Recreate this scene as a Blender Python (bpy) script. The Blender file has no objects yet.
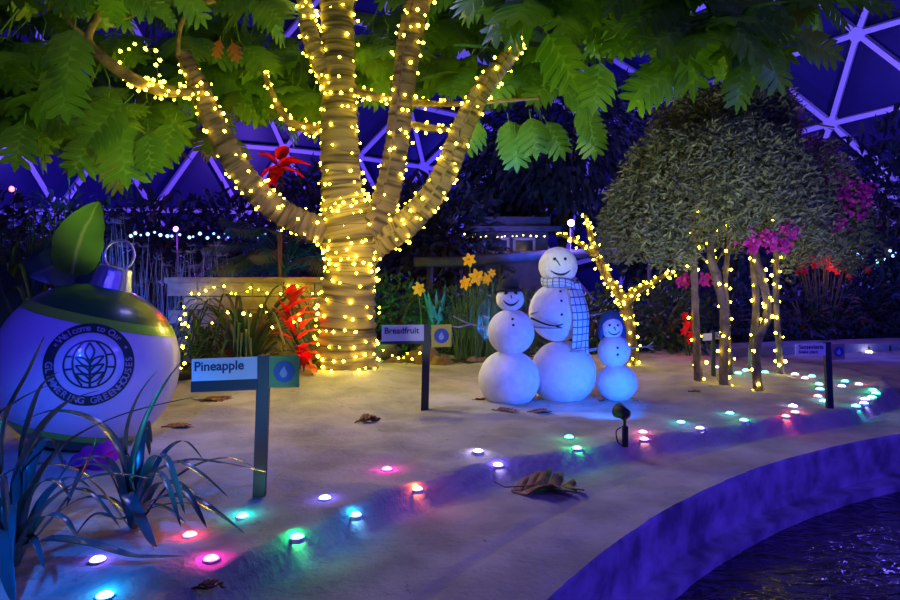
import bpy, bmesh, math, random
from mathutils import Vector, Matrix, Quaternion, noise
PI = math.pi
V = Vector
C = bpy.context.scene.collection
sc = bpy.context.scene

# ------------------------------------------------------------------ camera
CAM_Z, F, HOR = 1.5, 700.0, 265.0
cd = bpy.data.cameras.new('camera'); cd.sensor_width = 36; cd.lens = 28.0
cd.shift_y = -(300 - HOR) / 900.0; cd.clip_end = 200; cd.clip_start = .05
cam = bpy.data.objects.new('camera', cd); C.objects.link(cam)
cam.location = (0, 0, CAM_Z); cam.rotation_euler = (PI / 2, 0, 0)
sc.camera = cam

# ------------------------------------------------------------------ world, exposure, lights
w = bpy.data.worlds.new('night'); sc.world = w; w.use_nodes = True
bg = w.node_tree.nodes['Background']; bg.inputs[0].default_value = (0.05, 0.06, 1.0, 1); bg.inputs[1].default_value = 0.11
sc.view_settings.view_transform = 'Standard'; sc.view_settings.look = 'None'
sc.view_settings.exposure = 0.0; sc.view_settings.gamma = 1; sc.view_settings.use_curve_mapping = False
try: sc.cycles.use_light_tree = True; sc.cycles.sample_clamp_indirect = 3.0; sc.cycles.max_bounces = 6
except Exception: pass


def lamp(name, kind, loc, target, col, energy, size=.3, angle=60, blend=.6):
    l = bpy.data.lights.new(name, kind); l.color = col; l.energy = energy
    if kind == 'AREA': l.size = size
    else: l.shadow_soft_size = size
    if kind == 'SPOT': l.spot_size = math.radians(angle); l.spot_blend = blend
    o = bpy.data.objects.new(name, l); C.objects.link(o); o.location = loc
    if target is not None: o.rotation_euler = (V(target) - V(loc)).to_track_quat('-Z', 'Y').to_euler()
    return o


lamp('pond_flood', 'AREA', (4.6, 1.2, 4.4), (2.2, 5.6, 0), (.1, .06, 1), 100, .7)
lamp('pond_wall_flood', 'SPOT', (5.4, .8, 2.0), (2.6, 5.2, -.2), (.06, .02, 1), 520, .3, 75)
lamp('path_flood', 'SPOT', (-.9, 6.6, 4.6), (.6, 4.3, 0), (.22, .2, 1), 165, .25, 95, .8)
lamp('sand_flood', 'SPOT', (-.7, 7.2, 4.8), (.3, 6.6, 0), (.6, .56, .95), 95, .25, 100, .8)
lamp('added_warm_fill', 'POINT', (-1.15, 7.2, 1.8), None, (1, .8, .1), 62, .12)  # added fill, no lantern here: warms the sand in front of the trunk
lamp('ornament_spot', 'SPOT', (-1.6, 1.3, 2.7), (-2.8, 5.4, .72), (.05, .035, 1), 420, .2, 30)
lamp('sign_spot', 'SPOT', (-1.2, 2.4, .5), (-1.4, 4.6, .86), (.14, .42, 1), 62, .05, 34)
lamp('strap_plant_light', 'SPOT', (-1.5, 1.2, 2.2), (-2.1, 3.7, .3), (.0, .14, 1), 480, .1, 40)
lamp('leaf_blue_light', 'SPOT', (.6, 8.5, 1.7), (.95, 8.9, 3.2), (.01, .2, 1), 260, .08, 75)
lamp('snowman_white_spot', 'SPOT', (-.6, 2.6, 3.4), (.7, 7.1, .9), (.26, .27, 1), 300, .15, 26)
lamp('snowman_blue_spot', 'SPOT', (1.72, 6.0, .35), (1.15, 7.2, .45), (.0, .12, 1), 115, .05, 95)
lamp('added_sign_fill', 'SPOT', (-.5, 4.9, .5), (-.12, 6.95, .9), (.8, .8, .75), 20, .04, 16)  # added fill without a fixture, brightens the yellow Breadfruit badge
for i, (x, y, tx, ty, tz, e) in enumerate([(-1.9, 5.6, -3.3, 7.0, 3.6, 150), (-.2, 5.0, -1.0, 7.5, 4.0, 150),
                                           (1.2, 5.0, .8, 7.2, 3.4, 170), (2.6, 4.6, 2.3, 6.6, 3.2, 60)]):
    lamp('canopy_uplight', 'SPOT', (x, y, .9), (tx, ty, tz), (.85, 1, .12), e, .15, 80, .7)
lamp('palm_teal_light', 'SPOT', (-1.75, 11.2, .8), (-2.4, 12.8, 1.8), (.0, .5, 1), 330, .1, 80)
lamp('red_plant_light', 'SPOT', (-1.35, 7.3, .3), (-1.95, 8.5, 1.0), (1, .03, .01), 190, .05, 42)
lamp('red_high_light', 'POINT', (-2.1, 9.7, 2.2), None, (1, .02, .0), 55, .05)
lamp('magenta_tree_light', 'SPOT', (5.2, 10.4, 3.6), (3.8, 8.6, 2.6), (.4, .03, 1), 700, .1, 62)
lamp('weeping_tree_light', 'SPOT', (2.2, 4.6, .8), (3.2, 8.1, 2.5), (.75, .78, 1), 290, .2, 56)
lamp('weeping_green_light', 'SPOT', (2.2, 6.6, .3), (2.65, 7.8, 2.7), (.75, 1, .05), 90, .1, 60)
lamp('green_glow_light', 'POINT', (-1.0, 10.2, 1.1), None, (.0, 1, .15), 20, .05)
lamp('shelter_blue_light', 'SPOT', (.6, 10.0, .5), (.8, 13.5, 1.8), (.02, .1, 1), 330, .1, 90)
lamp('tree_blue_light', 'SPOT', (1.2, 10.6, 1.6), (2.2, 14.5, 3.6), (.02, .1, 1), 400, .1, 80)
lamp('right_blue_light', 'SPOT', (5.5, 9.5, 2.2), (8.5, 14.5, 1.6), (.03, .06, 1), 420, .1, 110)
lamp('orange_far_light', 'POINT', (6.9, 12.5, 1.5), None, (1, .1, .02), 6, .05)
lamp('reed_blue_light', 'SPOT', (-5.2, 8.2, .6), (-4.2, 13, 1.8), (.02, .1, 1), 420, .1, 90)
for (x, y, z, c, e) in [(-9.5, 17, 3.4, (.1, .05, 1), 900), (-4.5, 19.5, 3.2, (.2, .08, 1), 900), (0, 21, 3.0, (.05, .04, 1), 600),
                        (5.5, 20, 4.0, (.1, .05, 1), 600), (9.8, 15.5, 4.5, (.16, .1, 1), 900), (6, 16, 7.5, (.14, .12, 1), 500)]:
    lamp('dome_flood', 'POINT', (x, y, z), None, c, e * .5, .25)


# ------------------------------------------------------------------ materials
def mat(name, col, rough=.6, var=None, scale=8, bump=0, bscale=40, spec=.5, emit=None, estr=0, metal=0, trans=0, coat=0, uvleaf=None, stops=(.35, .65)):
    m = bpy.data.materials.new(name); m.use_nodes = True
    n = m.node_tree.nodes; L = m.node_tree.links; b = n['Principled BSDF']
    c4 = lambda c: (c[0], c[1], c[2], 1)
    b.inputs['Base Color'].default_value = c4(col); b.inputs['Roughness'].default_value = rough
    b.inputs['Metallic'].default_value = metal; b.inputs['Specular IOR Level'].default_value = spec
    if coat: b.inputs['Coat Weight'].default_value = coat; b.inputs['Coat Roughness'].default_value = .08
    tc = n.new('ShaderNodeTexCoord')
    src = None
    if var:
        t = n.new('ShaderNodeTexNoise'); t.inputs['Scale'].default_value = scale; t.inputs['Detail'].default_value = 5
        L.new(tc.outputs['Object'], t.inputs['Vector'])
        r = n.new('ShaderNodeValToRGB'); r.color_ramp.elements[0].position = stops[0]; r.color_ramp.elements[1].position = stops[1]
        r.color_ramp.elements[0].color = c4(col); r.color_ramp.elements[1].color = c4(var)
        L.new(t.outputs['Fac'], r.inputs['Fac']); src = r.outputs['Color']
    if uvleaf:
        uv = n.new('ShaderNodeUVMap'); sx = n.new('ShaderNodeSeparateXYZ'); L.new(uv.outputs[0], sx.inputs[0])
        r2 = n.new('ShaderNodeValToRGB'); r2.color_ramp.elements[0].position = 0; r2.color_ramp.elements[1].position = .12
        r2.color_ramp.elements[0].color = (1, 1, 1, 1); r2.color_ramp.elements[1].color = (0, 0, 0, 1)
        L.new(sx.outputs[0], r2.inputs['Fac'])
        mx = n.new('ShaderNodeMixRGB'); L.new(r2.outputs['Color'], mx.inputs[0])
        if src: L.new(src, mx.inputs[1])
        else: mx.inputs[1].default_value = c4(col)
        mx.inputs[2].default_value = c4(uvleaf); src = mx.outputs[0]
    if src: L.new(src, b.inputs['Base Color'])
    if bump:
        t2 = n.new('ShaderNodeTexNoise'); t2.inputs['Scale'].default_value = bscale; t2.inputs['Detail'].default_value = 6
        L.new(tc.outputs['Object'], t2.inputs['Vector'])
        bp = n.new('ShaderNodeBump'); bp.inputs['Strength'].default_value = bump; bp.inputs['Distance'].default_value = .02
        L.new(t2.outputs['Fac'], bp.inputs['Height']); L.new(bp.outputs[0], b.inputs['Normal'])
    if emit:
        b.inputs['Emission Color'].default_value = c4(emit); b.inputs['Emission Strength'].default_value = estr
    if trans:
        td = n.new('ShaderNodeBsdfTranslucent'); ms = n.new('ShaderNodeMixShader'); ms.inputs[0].default_value = trans
        if src: L.new(src, td.inputs[0])
        else: td.inputs[0].default_value = c4(col)
        L.new(b.outputs[0], ms.inputs[1]); L.new(td.outputs[0], ms.inputs[2])
        L.new(ms.outputs[0], n['Material Output'].inputs['Surface'])
    return m


M = {}
M['sand'] = mat('sand', (.34, .31, .25), .95, (.56, .52, .43), 2.2, .55, 26, .15)
M['soil'] = mat('soil', (.03, .022, .015), .95, (.06, .045, .03), 5, .6, 18, .1)
M['concrete'] = mat('stained_concrete', (.2, .19, .2), .8, (.62, .58, .6), 4.5, .6, 14, .3, stops=(.35, .7))
M['walk'] = mat('pale_walkway', (.3, .3, .3), .9, (.4, .4, .4), 3, .2, 20)
M['white_paint'] = mat('white_foam', (.74, .74, .75), .7, (.84, .84, .85), 14, .35, 60, .2)
M['black'] = mat('black_paint', (.008, .008, .01), .5)
M['dark_metal'] = mat('dark_green_metal', (.004, .018, .022), .45, spec=.5)
M['twig'] = mat('pale_twig', (.42, .38, .33), .8, (.25, .2, .16), 20, .3)
M['dark_twig'] = mat('dark_twig', (.02, .015, .02), .8)
M['leafA'] = mat('breadfruit_leaf', (.07, .2, .012), .42, (.15, .34, .02), 3, .15, 14, .4, trans=.3, uvleaf=(.17, .36, .04))
M['leafDead'] = mat('dead_leaf', (.12, .045, .015), .7, (.3, .14, .05), 9, .4, 20, uvleaf=(.3, .16, .05))
M['leafRedBrown'] = mat('russet_leaf', (.22, .07, .01), .6, trans=.3)
M['wood'] = mat('brown_bark', (.12, .075, .035), .85, (.24, .16, .07), 9, .5, 30)
M['greybark'] = mat('grey_bark', (.09, .06, .055), .85, (.2, .14, .12), 8, .5, 30)
M['weep'] = mat('grey_green_foliage', (.09, .11, .065), .7, (.2, .22, .16), 6, trans=.15)
M['strap'] = mat('glossy_strap_leaf', (.02, .07, .06), .25, (.04, .12, .12), 5, spec=.7)
M['darkleaf'] = mat('dark_leaf', (.02, .06, .02), .5, (.05, .11, .03), 3, trans=.15)
M['duskleaf'] = mat('dusky_leaf', (.015, .03, .03), .6, (.04, .06, .06), 2, trans=.1)
M['palmleaf'] = mat('palm_leaf', (.05, .16, .12), .5, (.1, .25, .2), 4, trans=.2)
M['bigleaf'] = mat('broad_leaf', (.07, .2, .02), .45, (.11, .28, .03), 4, .2, 12, trans=.3, uvleaf=(.3, .42, .12))
M['bigleafdark'] = mat('broad_dark_leaf', (.015, .06, .04), .4, (.02, .08, .05), 4, .2, 12, uvleaf=(.08, .16, .08))
M['red'] = mat('red_leaf', (.6, .015, .01), .45, (.45, .01, .01), 5, trans=.2)
M['magenta'] = mat('magenta_bract', (.62, .03, .34), .5, (.35, .01, .3), 8, trans=.3)
M['rock'] = mat('red_brown_rock', (.13, .08, .06), .9, (.28, .18, .14), 5, .8, 12)
M['block'] = mat('wall_block', (.24, .2, .14), .9, (.34, .29, .2), 8, .5, 25)
M['strut'] = mat('painted_strut', (.8, .78, .85), .4)
M['glassN'] = mat('night_dome_glass', (.02, .018, .09), .35, (.035, .035, .15), .22, spec=.3)
M['ballwhite'] = mat('glossy_white_shell', (.56, .53, .62), .3, coat=.4)
M['ballgreen'] = mat('glossy_green_shell', (.01, .11, .02), .3, coat=.25)
M['balllime'] = mat('lime_band', (.22, .6, .02), .35, coat=.6)
M['logo'] = mat('logo_green', (.005, .035, .03), .4)
M['logotext'] = mat('logo_lettering', (.3, .3, .42), .4)
M['silver'] = mat('brushed_silver', (.6, .6, .62), .35, metal=.8, bump=.3, bscale=30)
M['signwhite'] = mat('sign_face', (.62, .66, .72), .5)
M['signstrip'] = mat('sign_strip', (.008, .02, .03), .5)
M['signgreen'] = mat('sign_green', (.12, .34, .06), .5)
M['signyellow'] = mat('sign_yellow', (.62, .55, .04), .5)
M['signtan'] = mat('sign_tan', (.3, .24, .16), .5)
M['signblue'] = mat('sign_blue', (.02, .08, .3), .5)
M['signmark'] = mat('sign_mark', (.3, .42, .55), .5)
M['signred'] = mat('sign_red_mark', (.4, .03, .05), .5)
M['ink'] = mat('sign_ink', (.01, .03, .12), .5)
M['wire'] = mat('light_wire', (.02, .03, .01), .6)
M['bulb'] = mat('warm_bulb', (1, .85, .4), .4, emit=(1, .78, .024), estr=34)
M['bulbS'] = mat('soft_warm_bulb', (1, .85, .5), .4, emit=(1, .7, .2), estr=7)
M['shelterwall'] = mat('shelter_wall', (.04, .05, .07), .7, (.07, .08, .1), 4)
M['shelterroof'] = mat('shelter_roof', (.03, .04, .07), .7, (.06, .07, .11), 6)
M['pane'] = mat('shelter_pane', (.02, .03, .06), .1, spec=.6)
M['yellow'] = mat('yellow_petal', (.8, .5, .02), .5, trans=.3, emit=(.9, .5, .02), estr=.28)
M['stem'] = mat('green_stem', (.06, .15, .03), .6)
M['capblue'] = mat('blue_knit', (.02, .06, .16), .9, (.03, .1, .22), 40, .5, 90)
M['hatblack'] = mat('black_hat_felt', (.01, .01, .03), .9)


def light_mat(key, col, s):
    M[key] = mat(key + '_light', (.9, .9, .9), .4, emit=col, estr=s)


light_mat('cyan', (.06, .8, .75), 14); light_mat('green', (.08, 1, .35), 12);
light_mat('ledred', (1, .12, .12), 11); light_mat('magentaled', (.9, .08, .7), 13); light_mat('violet', (.3, .26, 1), 15)
light_mat('skyblue', (.1, .42, 1), 15); light_mat('orange', (1, .2, .1), 12); light_mat('white', (.65, .62, 1), 11); light_mat('pink', (1, .35, .5), 9)

# sand speckle, wrapped burlap, plaid, water
def extra_mats():
    m = M['sand']; n = m.node_tree.nodes; L = m.node_tree.links; b = n['Principled BSDF']
    tc = n.new('ShaderNodeTexCoord'); v = n.new('ShaderNodeTexNoise'); v.inputs['Scale'].default_value = 9; v.inputs['Detail'].default_value = 8
    v.inputs['Roughness'].default_value = .75
    L.new(tc.outputs['Object'], v.inputs['Vector'])
    r = n.new('ShaderNodeValToRGB'); r.color_ramp.elements[0].position = .3; r.color_ramp.elements[1].position = .4
    r.color_ramp.elements[0].color = (.3, .24, .2, 1); r.color_ramp.elements[1].color = (1, 1, 1, 1)
    L.new(v.outputs['Fac'], r.inputs['Fac'])
    mx = n.new('ShaderNodeMixRGB'); mx.blend_type = 'MULTIPLY'; mx.inputs[0].default_value = .8
    old = b.inputs['Base Color'].links[0].from_socket
    L.new(old, mx.inputs[1]); L.new(r.outputs['Color'], mx.inputs[2]); L.new(mx.outputs[0], b.inputs['Base Color'])
    # burlap wrap: bands along the limb (v = length in metres)
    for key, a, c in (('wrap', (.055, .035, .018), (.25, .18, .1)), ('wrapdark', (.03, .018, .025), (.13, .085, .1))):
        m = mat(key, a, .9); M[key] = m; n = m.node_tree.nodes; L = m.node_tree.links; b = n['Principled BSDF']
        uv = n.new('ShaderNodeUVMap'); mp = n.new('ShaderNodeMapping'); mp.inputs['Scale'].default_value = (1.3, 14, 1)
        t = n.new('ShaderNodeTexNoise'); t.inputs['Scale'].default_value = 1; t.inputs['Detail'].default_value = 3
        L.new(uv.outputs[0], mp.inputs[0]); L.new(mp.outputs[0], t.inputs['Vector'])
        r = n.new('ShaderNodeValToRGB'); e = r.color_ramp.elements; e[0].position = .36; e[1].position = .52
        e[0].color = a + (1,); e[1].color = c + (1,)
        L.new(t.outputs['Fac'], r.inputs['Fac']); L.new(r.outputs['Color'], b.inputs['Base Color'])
        bp = n.new('ShaderNodeBump'); bp.inputs['Strength'].default_value = .8; bp.inputs['Distance'].default_value = .03
        L.new(t.outputs['Fac'], bp.inputs['Height']); L.new(bp.outputs[0], b.inputs['Normal'])
    # plaid scarf
    m = mat('plaid', (.7, .75, .75), .9); M['plaid'] = m; n = m.node_tree.nodes; L = m.node_tree.links; b = n['Principled BSDF']
    uv = n.new('ShaderNodeUVMap'); s = n.new('ShaderNodeSeparateXYZ'); L.new(uv.outputs[0], s.inputs[0])
    outs = []
    for ax, k in ((0, 3.0), (1, 3.0)):
        mu = n.new('ShaderNodeMath'); mu.operation = 'MULTIPLY'; mu.inputs[1].default_value = k; L.new(s.outputs[ax], mu.inputs[0])
        fr = n.new('ShaderNodeMath'); fr.operation = 'FRACT'; L.new(mu.outputs[0], fr.inputs[0])
        lt = n.new('ShaderNodeMath'); lt.operation = 'LESS_THAN'; lt.inputs[1].default_value = .16; L.new(fr.outputs[0], lt.inputs[0])
        outs.append(lt)
    ad = n.new('ShaderNodeMath'); ad.operation = 'MAXIMUM'; L.new(outs[0].outputs[0], ad.inputs[0]); L.new(outs[1].outputs[0], ad.inputs[1])
    mx = n.new('ShaderNodeMixRGB'); L.new(ad.outputs[0], mx.inputs[0]); mx.inputs[1].default_value = (.68, .74, .72, 1); mx.inputs[2].default_value = (.01, .12, .25, 1)
    L.new(mx.outputs[0], b.inputs['Base Color'])
    # water
    m = mat('dark_water', (.006, .008, .01), .06, spec=.9); M['water'] = m; n = m.node_tree.nodes; L = m.node_tree.links; b = n['Principled BSDF']
    tc = n.new('ShaderNodeTexCoord'); mp = n.new('ShaderNodeMapping'); mp.inputs['Scale'].default_value = (1.0, 1.6, 1); L.new(tc.outputs['Object'], mp.inputs[0])
    t = n.new('ShaderNodeTexNoise'); t.inputs['Scale'].default_value = 4; t.inputs['Detail'].default_value = 3; t.inputs['Distortion'].default_value = 1.4
    L.new(mp.outputs[0], t.inputs['Vector'])
    bp = n.new('ShaderNodeBump'); bp.inputs['Strength'].default_value = .9; bp.inputs['Distance'].default_value = .05
    L.new(t.outputs['Fac'], bp.inputs['Height']); L.new(bp.outputs[0], b.inputs['Normal'])


extra_mats()


# ------------------------------------------------------------------ mesh helpers
def perp(t):
    a = V((0, 0, 1)) if abs(t.z) < .9 else V((1, 0, 0))
    u = t.cross(a).normalized(); return u, u.cross(t).normalized()


def cr(pts, n):
    """Catmull-Rom through points (tuples of any length), n samples per span"""
    P = [list(p) for p in pts]; P = [P[0]] + P + [P[-1]]; out = []
    for i in range(1, len(P) - 2):
        for k in range(n):
            t = k / n; r = []
            for a, b, c, d in zip(P[i - 1], P[i], P[i + 1], P[i + 2]):
                r.append(.5 * (2 * b + (c - a) * t + (2 * a - 5 * b + 4 * c - d) * t * t + (3 * b - a - 3 * c + d) * t ** 3))
            out.append(r)
    out.append(P[-1]); return out


class MB:
    def __init__(s): s.v = []; s.f = []; s.uv = {}

    def add(s, vs, fs, uvs=None):
        b = len(s.v); s.v += [tuple(p) for p in vs]; s.f += [tuple(i + b for i in f) for f in fs]
        if uvs:
            for i, u in enumerate(uvs): s.uv[b + i] = u

    def tube(s, pts, rad, n=8, cap=True, band=0, bandlen=.1):
        P = [V(p[:3]) for p in pts]
        if not hasattr(rad, '__len__'): rad = [rad] * len(P)
        vs = []; uv = []; L = 0; u = None
        for i, p in enumerate(P):
            t = (P[min(i + 1, len(P) - 1)] - P[max(i - 1, 0)]).normalized()
            if u is None: u, w_ = perp(t)
            else: u = (u - t * u.dot(t)).normalized(); w_ = u.cross(t).normalized()
            if i: L += (p - P[i - 1]).length
            for k in range(n):
                a = 2 * PI * k / n
                r = rad[i]
                if band: r *= 1 + band * math.sin(2 * PI * L / bandlen + a) + band * .8 * noise.noise(V((p.x * 3 + math.cos(a), p.y * 3 + math.sin(a), L * 5)))
                vs.append(p + (u * math.cos(a) + w_ * math.sin(a)) * r); uv.append((k / n, L))
        fs = [(i * n + k, i * n + (k + 1) % n, (i + 1) * n + (k + 1) % n, (i + 1) * n + k) for i in range(len(P) - 1) for k in range(n)]
        if cap: fs += [tuple(range(n))[::-1], tuple(range((len(P) - 1) * n, len(P) * n))]
        s.add(vs, fs, uv)

    def box(s, c, size, rz=0, rot=None, bev=0):
        R = rot if rot is not None else Matrix.Rotation(rz, 3, 'Z'); c = V(c)
        hx, hy, hz = [q / 2 for q in size]
        vs = [c + R @ V((x * hx, y * hy, z * hz)) for z in (-1, 1) for x, y in ((-1, -1), (1, -1), (1, 1), (-1, 1))]
        s.add(vs, [(3, 2, 1, 0), (4, 5, 6, 7), (0, 1, 5, 4), (1, 2, 6, 5), (2, 3, 7, 6), (3, 0, 4, 7)])

    def sphere(s, c, r, nu=24, nv=14, disp=0, seed=0, dscale=2, half=False):
        c = V(c); r = V(r) if hasattr(r, '__len__') else V((r, r, r)); vs = []; z0 = 0
        for j in range(nv + 1):
            th = PI * j / nv * (.5 if half else 1)
            for i in range(nu):
                a = 2 * PI * i / nu; d = V((math.sin(th) * math.cos(a), math.sin(th) * math.sin(a), math.cos(th)))
                k = 1 + disp * noise.noise(d * dscale + V((seed, seed * .7, 0))) if disp else 1
                vs.append(c + V((d.x * r.x, d.y * r.y, d.z * r.z)) * k)
        fs = [(j * nu + i, (j + 1) * nu + i, (j + 1) * nu + (i + 1) % nu, j * nu + (i + 1) % nu) for j in range(nv) for i in range(nu)]
        s.add(vs, fs)

    def strap(s, pts, wid, fold=.25, side=None, thick=0):
        """ribbon leaf: pts list, wid callable t->half width"""
        P = [V(p[:3]) for p in pts]; N = len(P); vs = []; uv = []
        for i, p in enumerate(P):
            t = (P[min(i + 1, N - 1)] - P[max(i - 1, 0)]).normalized()
            sd = side if side is not None else t.cross(V((0, 0, 1)))
            sd = sd - t * sd.dot(t)
            if sd.length < .05: sd = V((1, 0, 0)).cross(t)
            sd.normalize(); up = sd.cross(t).normalized(); h = wid(i / (N - 1))
            vs += [p - sd * h + up * h * fold, p.copy(), p + sd * h + up * h * fold]; uv += [(1, 0), (0, 0), (1, 0)]
        fs = []
        for i in range(N - 1): fs += [(3 * i, 3 * i + 1, 3 * i + 4, 3 * i + 3), (3 * i + 1, 3 * i + 2, 3 * i + 5, 3 * i + 4)]
        s.add(vs, fs, uv)

    def leaf(s, p, d, n, L, W, fold=.2, droop=.15):
        """small pointed leaf, 2 quads + tips"""
        d = d.normalized(); sd = d.cross(n)
        if sd.length < .05: sd = perp(d)[0]
        sd.normalize(); n = sd.cross(d)
        m = p + d * L * .5; t = p + d * L - n * L * droop
        s.add([p, m + sd * W * .5 + n * W * fold, t, m - sd * W * .5 + n * W * fold, m], [(0, 1, 4), (4, 1, 2), (0, 4, 3), (4, 2, 3)],
              [(0, 0), (1, 0), (0, 0), (1, 0), (0, 0)])

    def build(s, name, m, parent=None, smooth=True):
        me = bpy.data.meshes.new(name); off = V((0, 0, 0)); q = parent
        while q is not None: off += q.location; q = q.parent
        loc = None
        if parent is None:
            loc = V((0, 0, 0))
        me.from_pydata([tuple(V(p) - off) for p in s.v], [], s.f)
        if s.uv:
            ul = me.uv_layers.new(name='UVMap')
            for lp in me.loops: ul.data[lp.index].uv = s.uv.get(lp.vertex_index, (1, 0))
        me.materials.append(m)
        if smooth: me.polygons.foreach_set('use_smooth', [True] * len(me.polygons))
        me.update()
        o = bpy.data.objects.new(name, me); C.objects.link(o)
        if parent is not None: o.parent = parent
        return o


def thing(name, label, cat, loc=(0, 0, 0), group=None):
    o = bpy.data.objects.new(name, None); C.objects.link(o); o.location = loc; o.empty_display_size = .1
    o['label'] = label; o['category'] = cat
    if group: o['group'] = group
    return o


def tag(o, label, cat, group=None, kind=None):
    o['label'] = label; o['category'] = cat
    if group: o['group'] = group
    if kind: o['kind'] = kind
    return o


def struct(o): o['kind'] = 'structure'; return o


def P(px, py, Y): return V(((px - 450) * Y / F, Y, CAM_Z - (py - HOR) * Y / F))


_fonts = {}
def text_geo(txt, size, extr=.002):
    c = bpy.data.curves.new('t', 'FONT'); c.body = txt; c.size = size; c.align_x = 'CENTER'; c.align_y = 'CENTER'; c.extrude = extr; c.offset = size * .022
    o = bpy.data.objects.new('t', c); C.objects.link(o)
    dg = bpy.context.evaluated_depsgraph_get(); me = o.evaluated_get(dg).to_mesh()
    vs = [v.co.copy() for v in me.vertices]; fs = [tuple(p.vertices) for p in me.polygons]
    o.evaluated_get(dg).to_mesh_clear(); bpy.data.objects.remove(o); bpy.data.curves.remove(c)
    return vs, fs


# ------------------------------------------------------------------ ground
PC = V((7.295, -1.207, 0)); PR = 8.12
BED = []
for px, py in [(60, 700), (150, 634), (200, 601), (300, 553), (380, 514), (430, 495), (500, 473), (560, 466), (620, 455), (700, 440), (780, 430), (840, 421),
               (880, 406), (891, 396), (882, 386), (850, 376), (800, 370), (740, 366)]:
    Y = 1.47 * F / (py - HOR); BED.append(((px - 450) * Y / F, Y))
BED += [(2, 14), (-9, 14), (-9, 2.2), (-3, 1.9)]


def bed_sd(x, y):
    inside = False; dm = 1e9; n = len(BED)
    for i in range(n):
        x1, y1 = BED[i]; x2, y2 = BED[(i + 1) % n]
        if (y1 > y) != (y2 > y) and x < (x2 - x1) * (y - y1) / (y2 - y1) + x1: inside = not inside
        dx, dy = x2 - x1, y2 - y1; t = max(0, min(1, ((x - x1) * dx + (y - y1) * dy) / (dx * dx + dy * dy)))
        dm = min(dm, (x - x1 - t * dx) ** 2 + (y - y1 - t * dy) ** 2)
    d = math.sqrt(dm); return d if inside else -d


def sstep(a, b, x):
    t = max(0, min(1, (x - a) / (b - a))); return t * t * (3 - 2 * t)


TRUNK = (-1.25, 8.4)
MOUNDS = [(TRUNK[0], TRUNK[1], .95, .16), (2.9, 8.2, .8, .04), (3.3, 9.0, .6, .05)]


def H(x, y):
    d = bed_sd(x, y)
    r = math.hypot(x - PC.x, y - PC.y) - PR
    b = sstep(-.09, .0, d)
    h = .13 * b
    h += b * (.030 * noise.noise(V((x * 1.1, y * 1.9, 0))) + .026 * noise.noise(V((x * 3.1, y * 5, 3)))) + .012 * noise.noise(V((x * 1.7, y * 2.4, 7)))
    h += .010 * noise.noise(V((x * 8, y * 9, 5)))
    for mx, my, s, a in MOUNDS: h += a * math.exp(-((x - mx) ** 2 + (y - my) ** 2) / s ** 2)
    h -= .018 * math.exp(-((r - .47) / .02) ** 2)           # joint between curb cap and path
    h *= sstep(-.02, .10, r) * .8 + .2
    return h


def G(px, py, off=0):
    """where the line of sight through a pixel first meets the sand"""
    f = lambda Y: CAM_Z - (py - HOR) * Y / F - H((px - 450) * Y / F, Y)
    Y = (CAM_Z - .35) * F / (py - HOR)
    while f(Y) > 0: Y += .01
    a, b = Y - .01, Y
    for _ in range(12):
        m = (a + b) / 2
        if f(m) > 0: a = m
        else: b = m
    x = (px - 450) * b / F; return V((x, b, H(x, b) + off))


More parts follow.
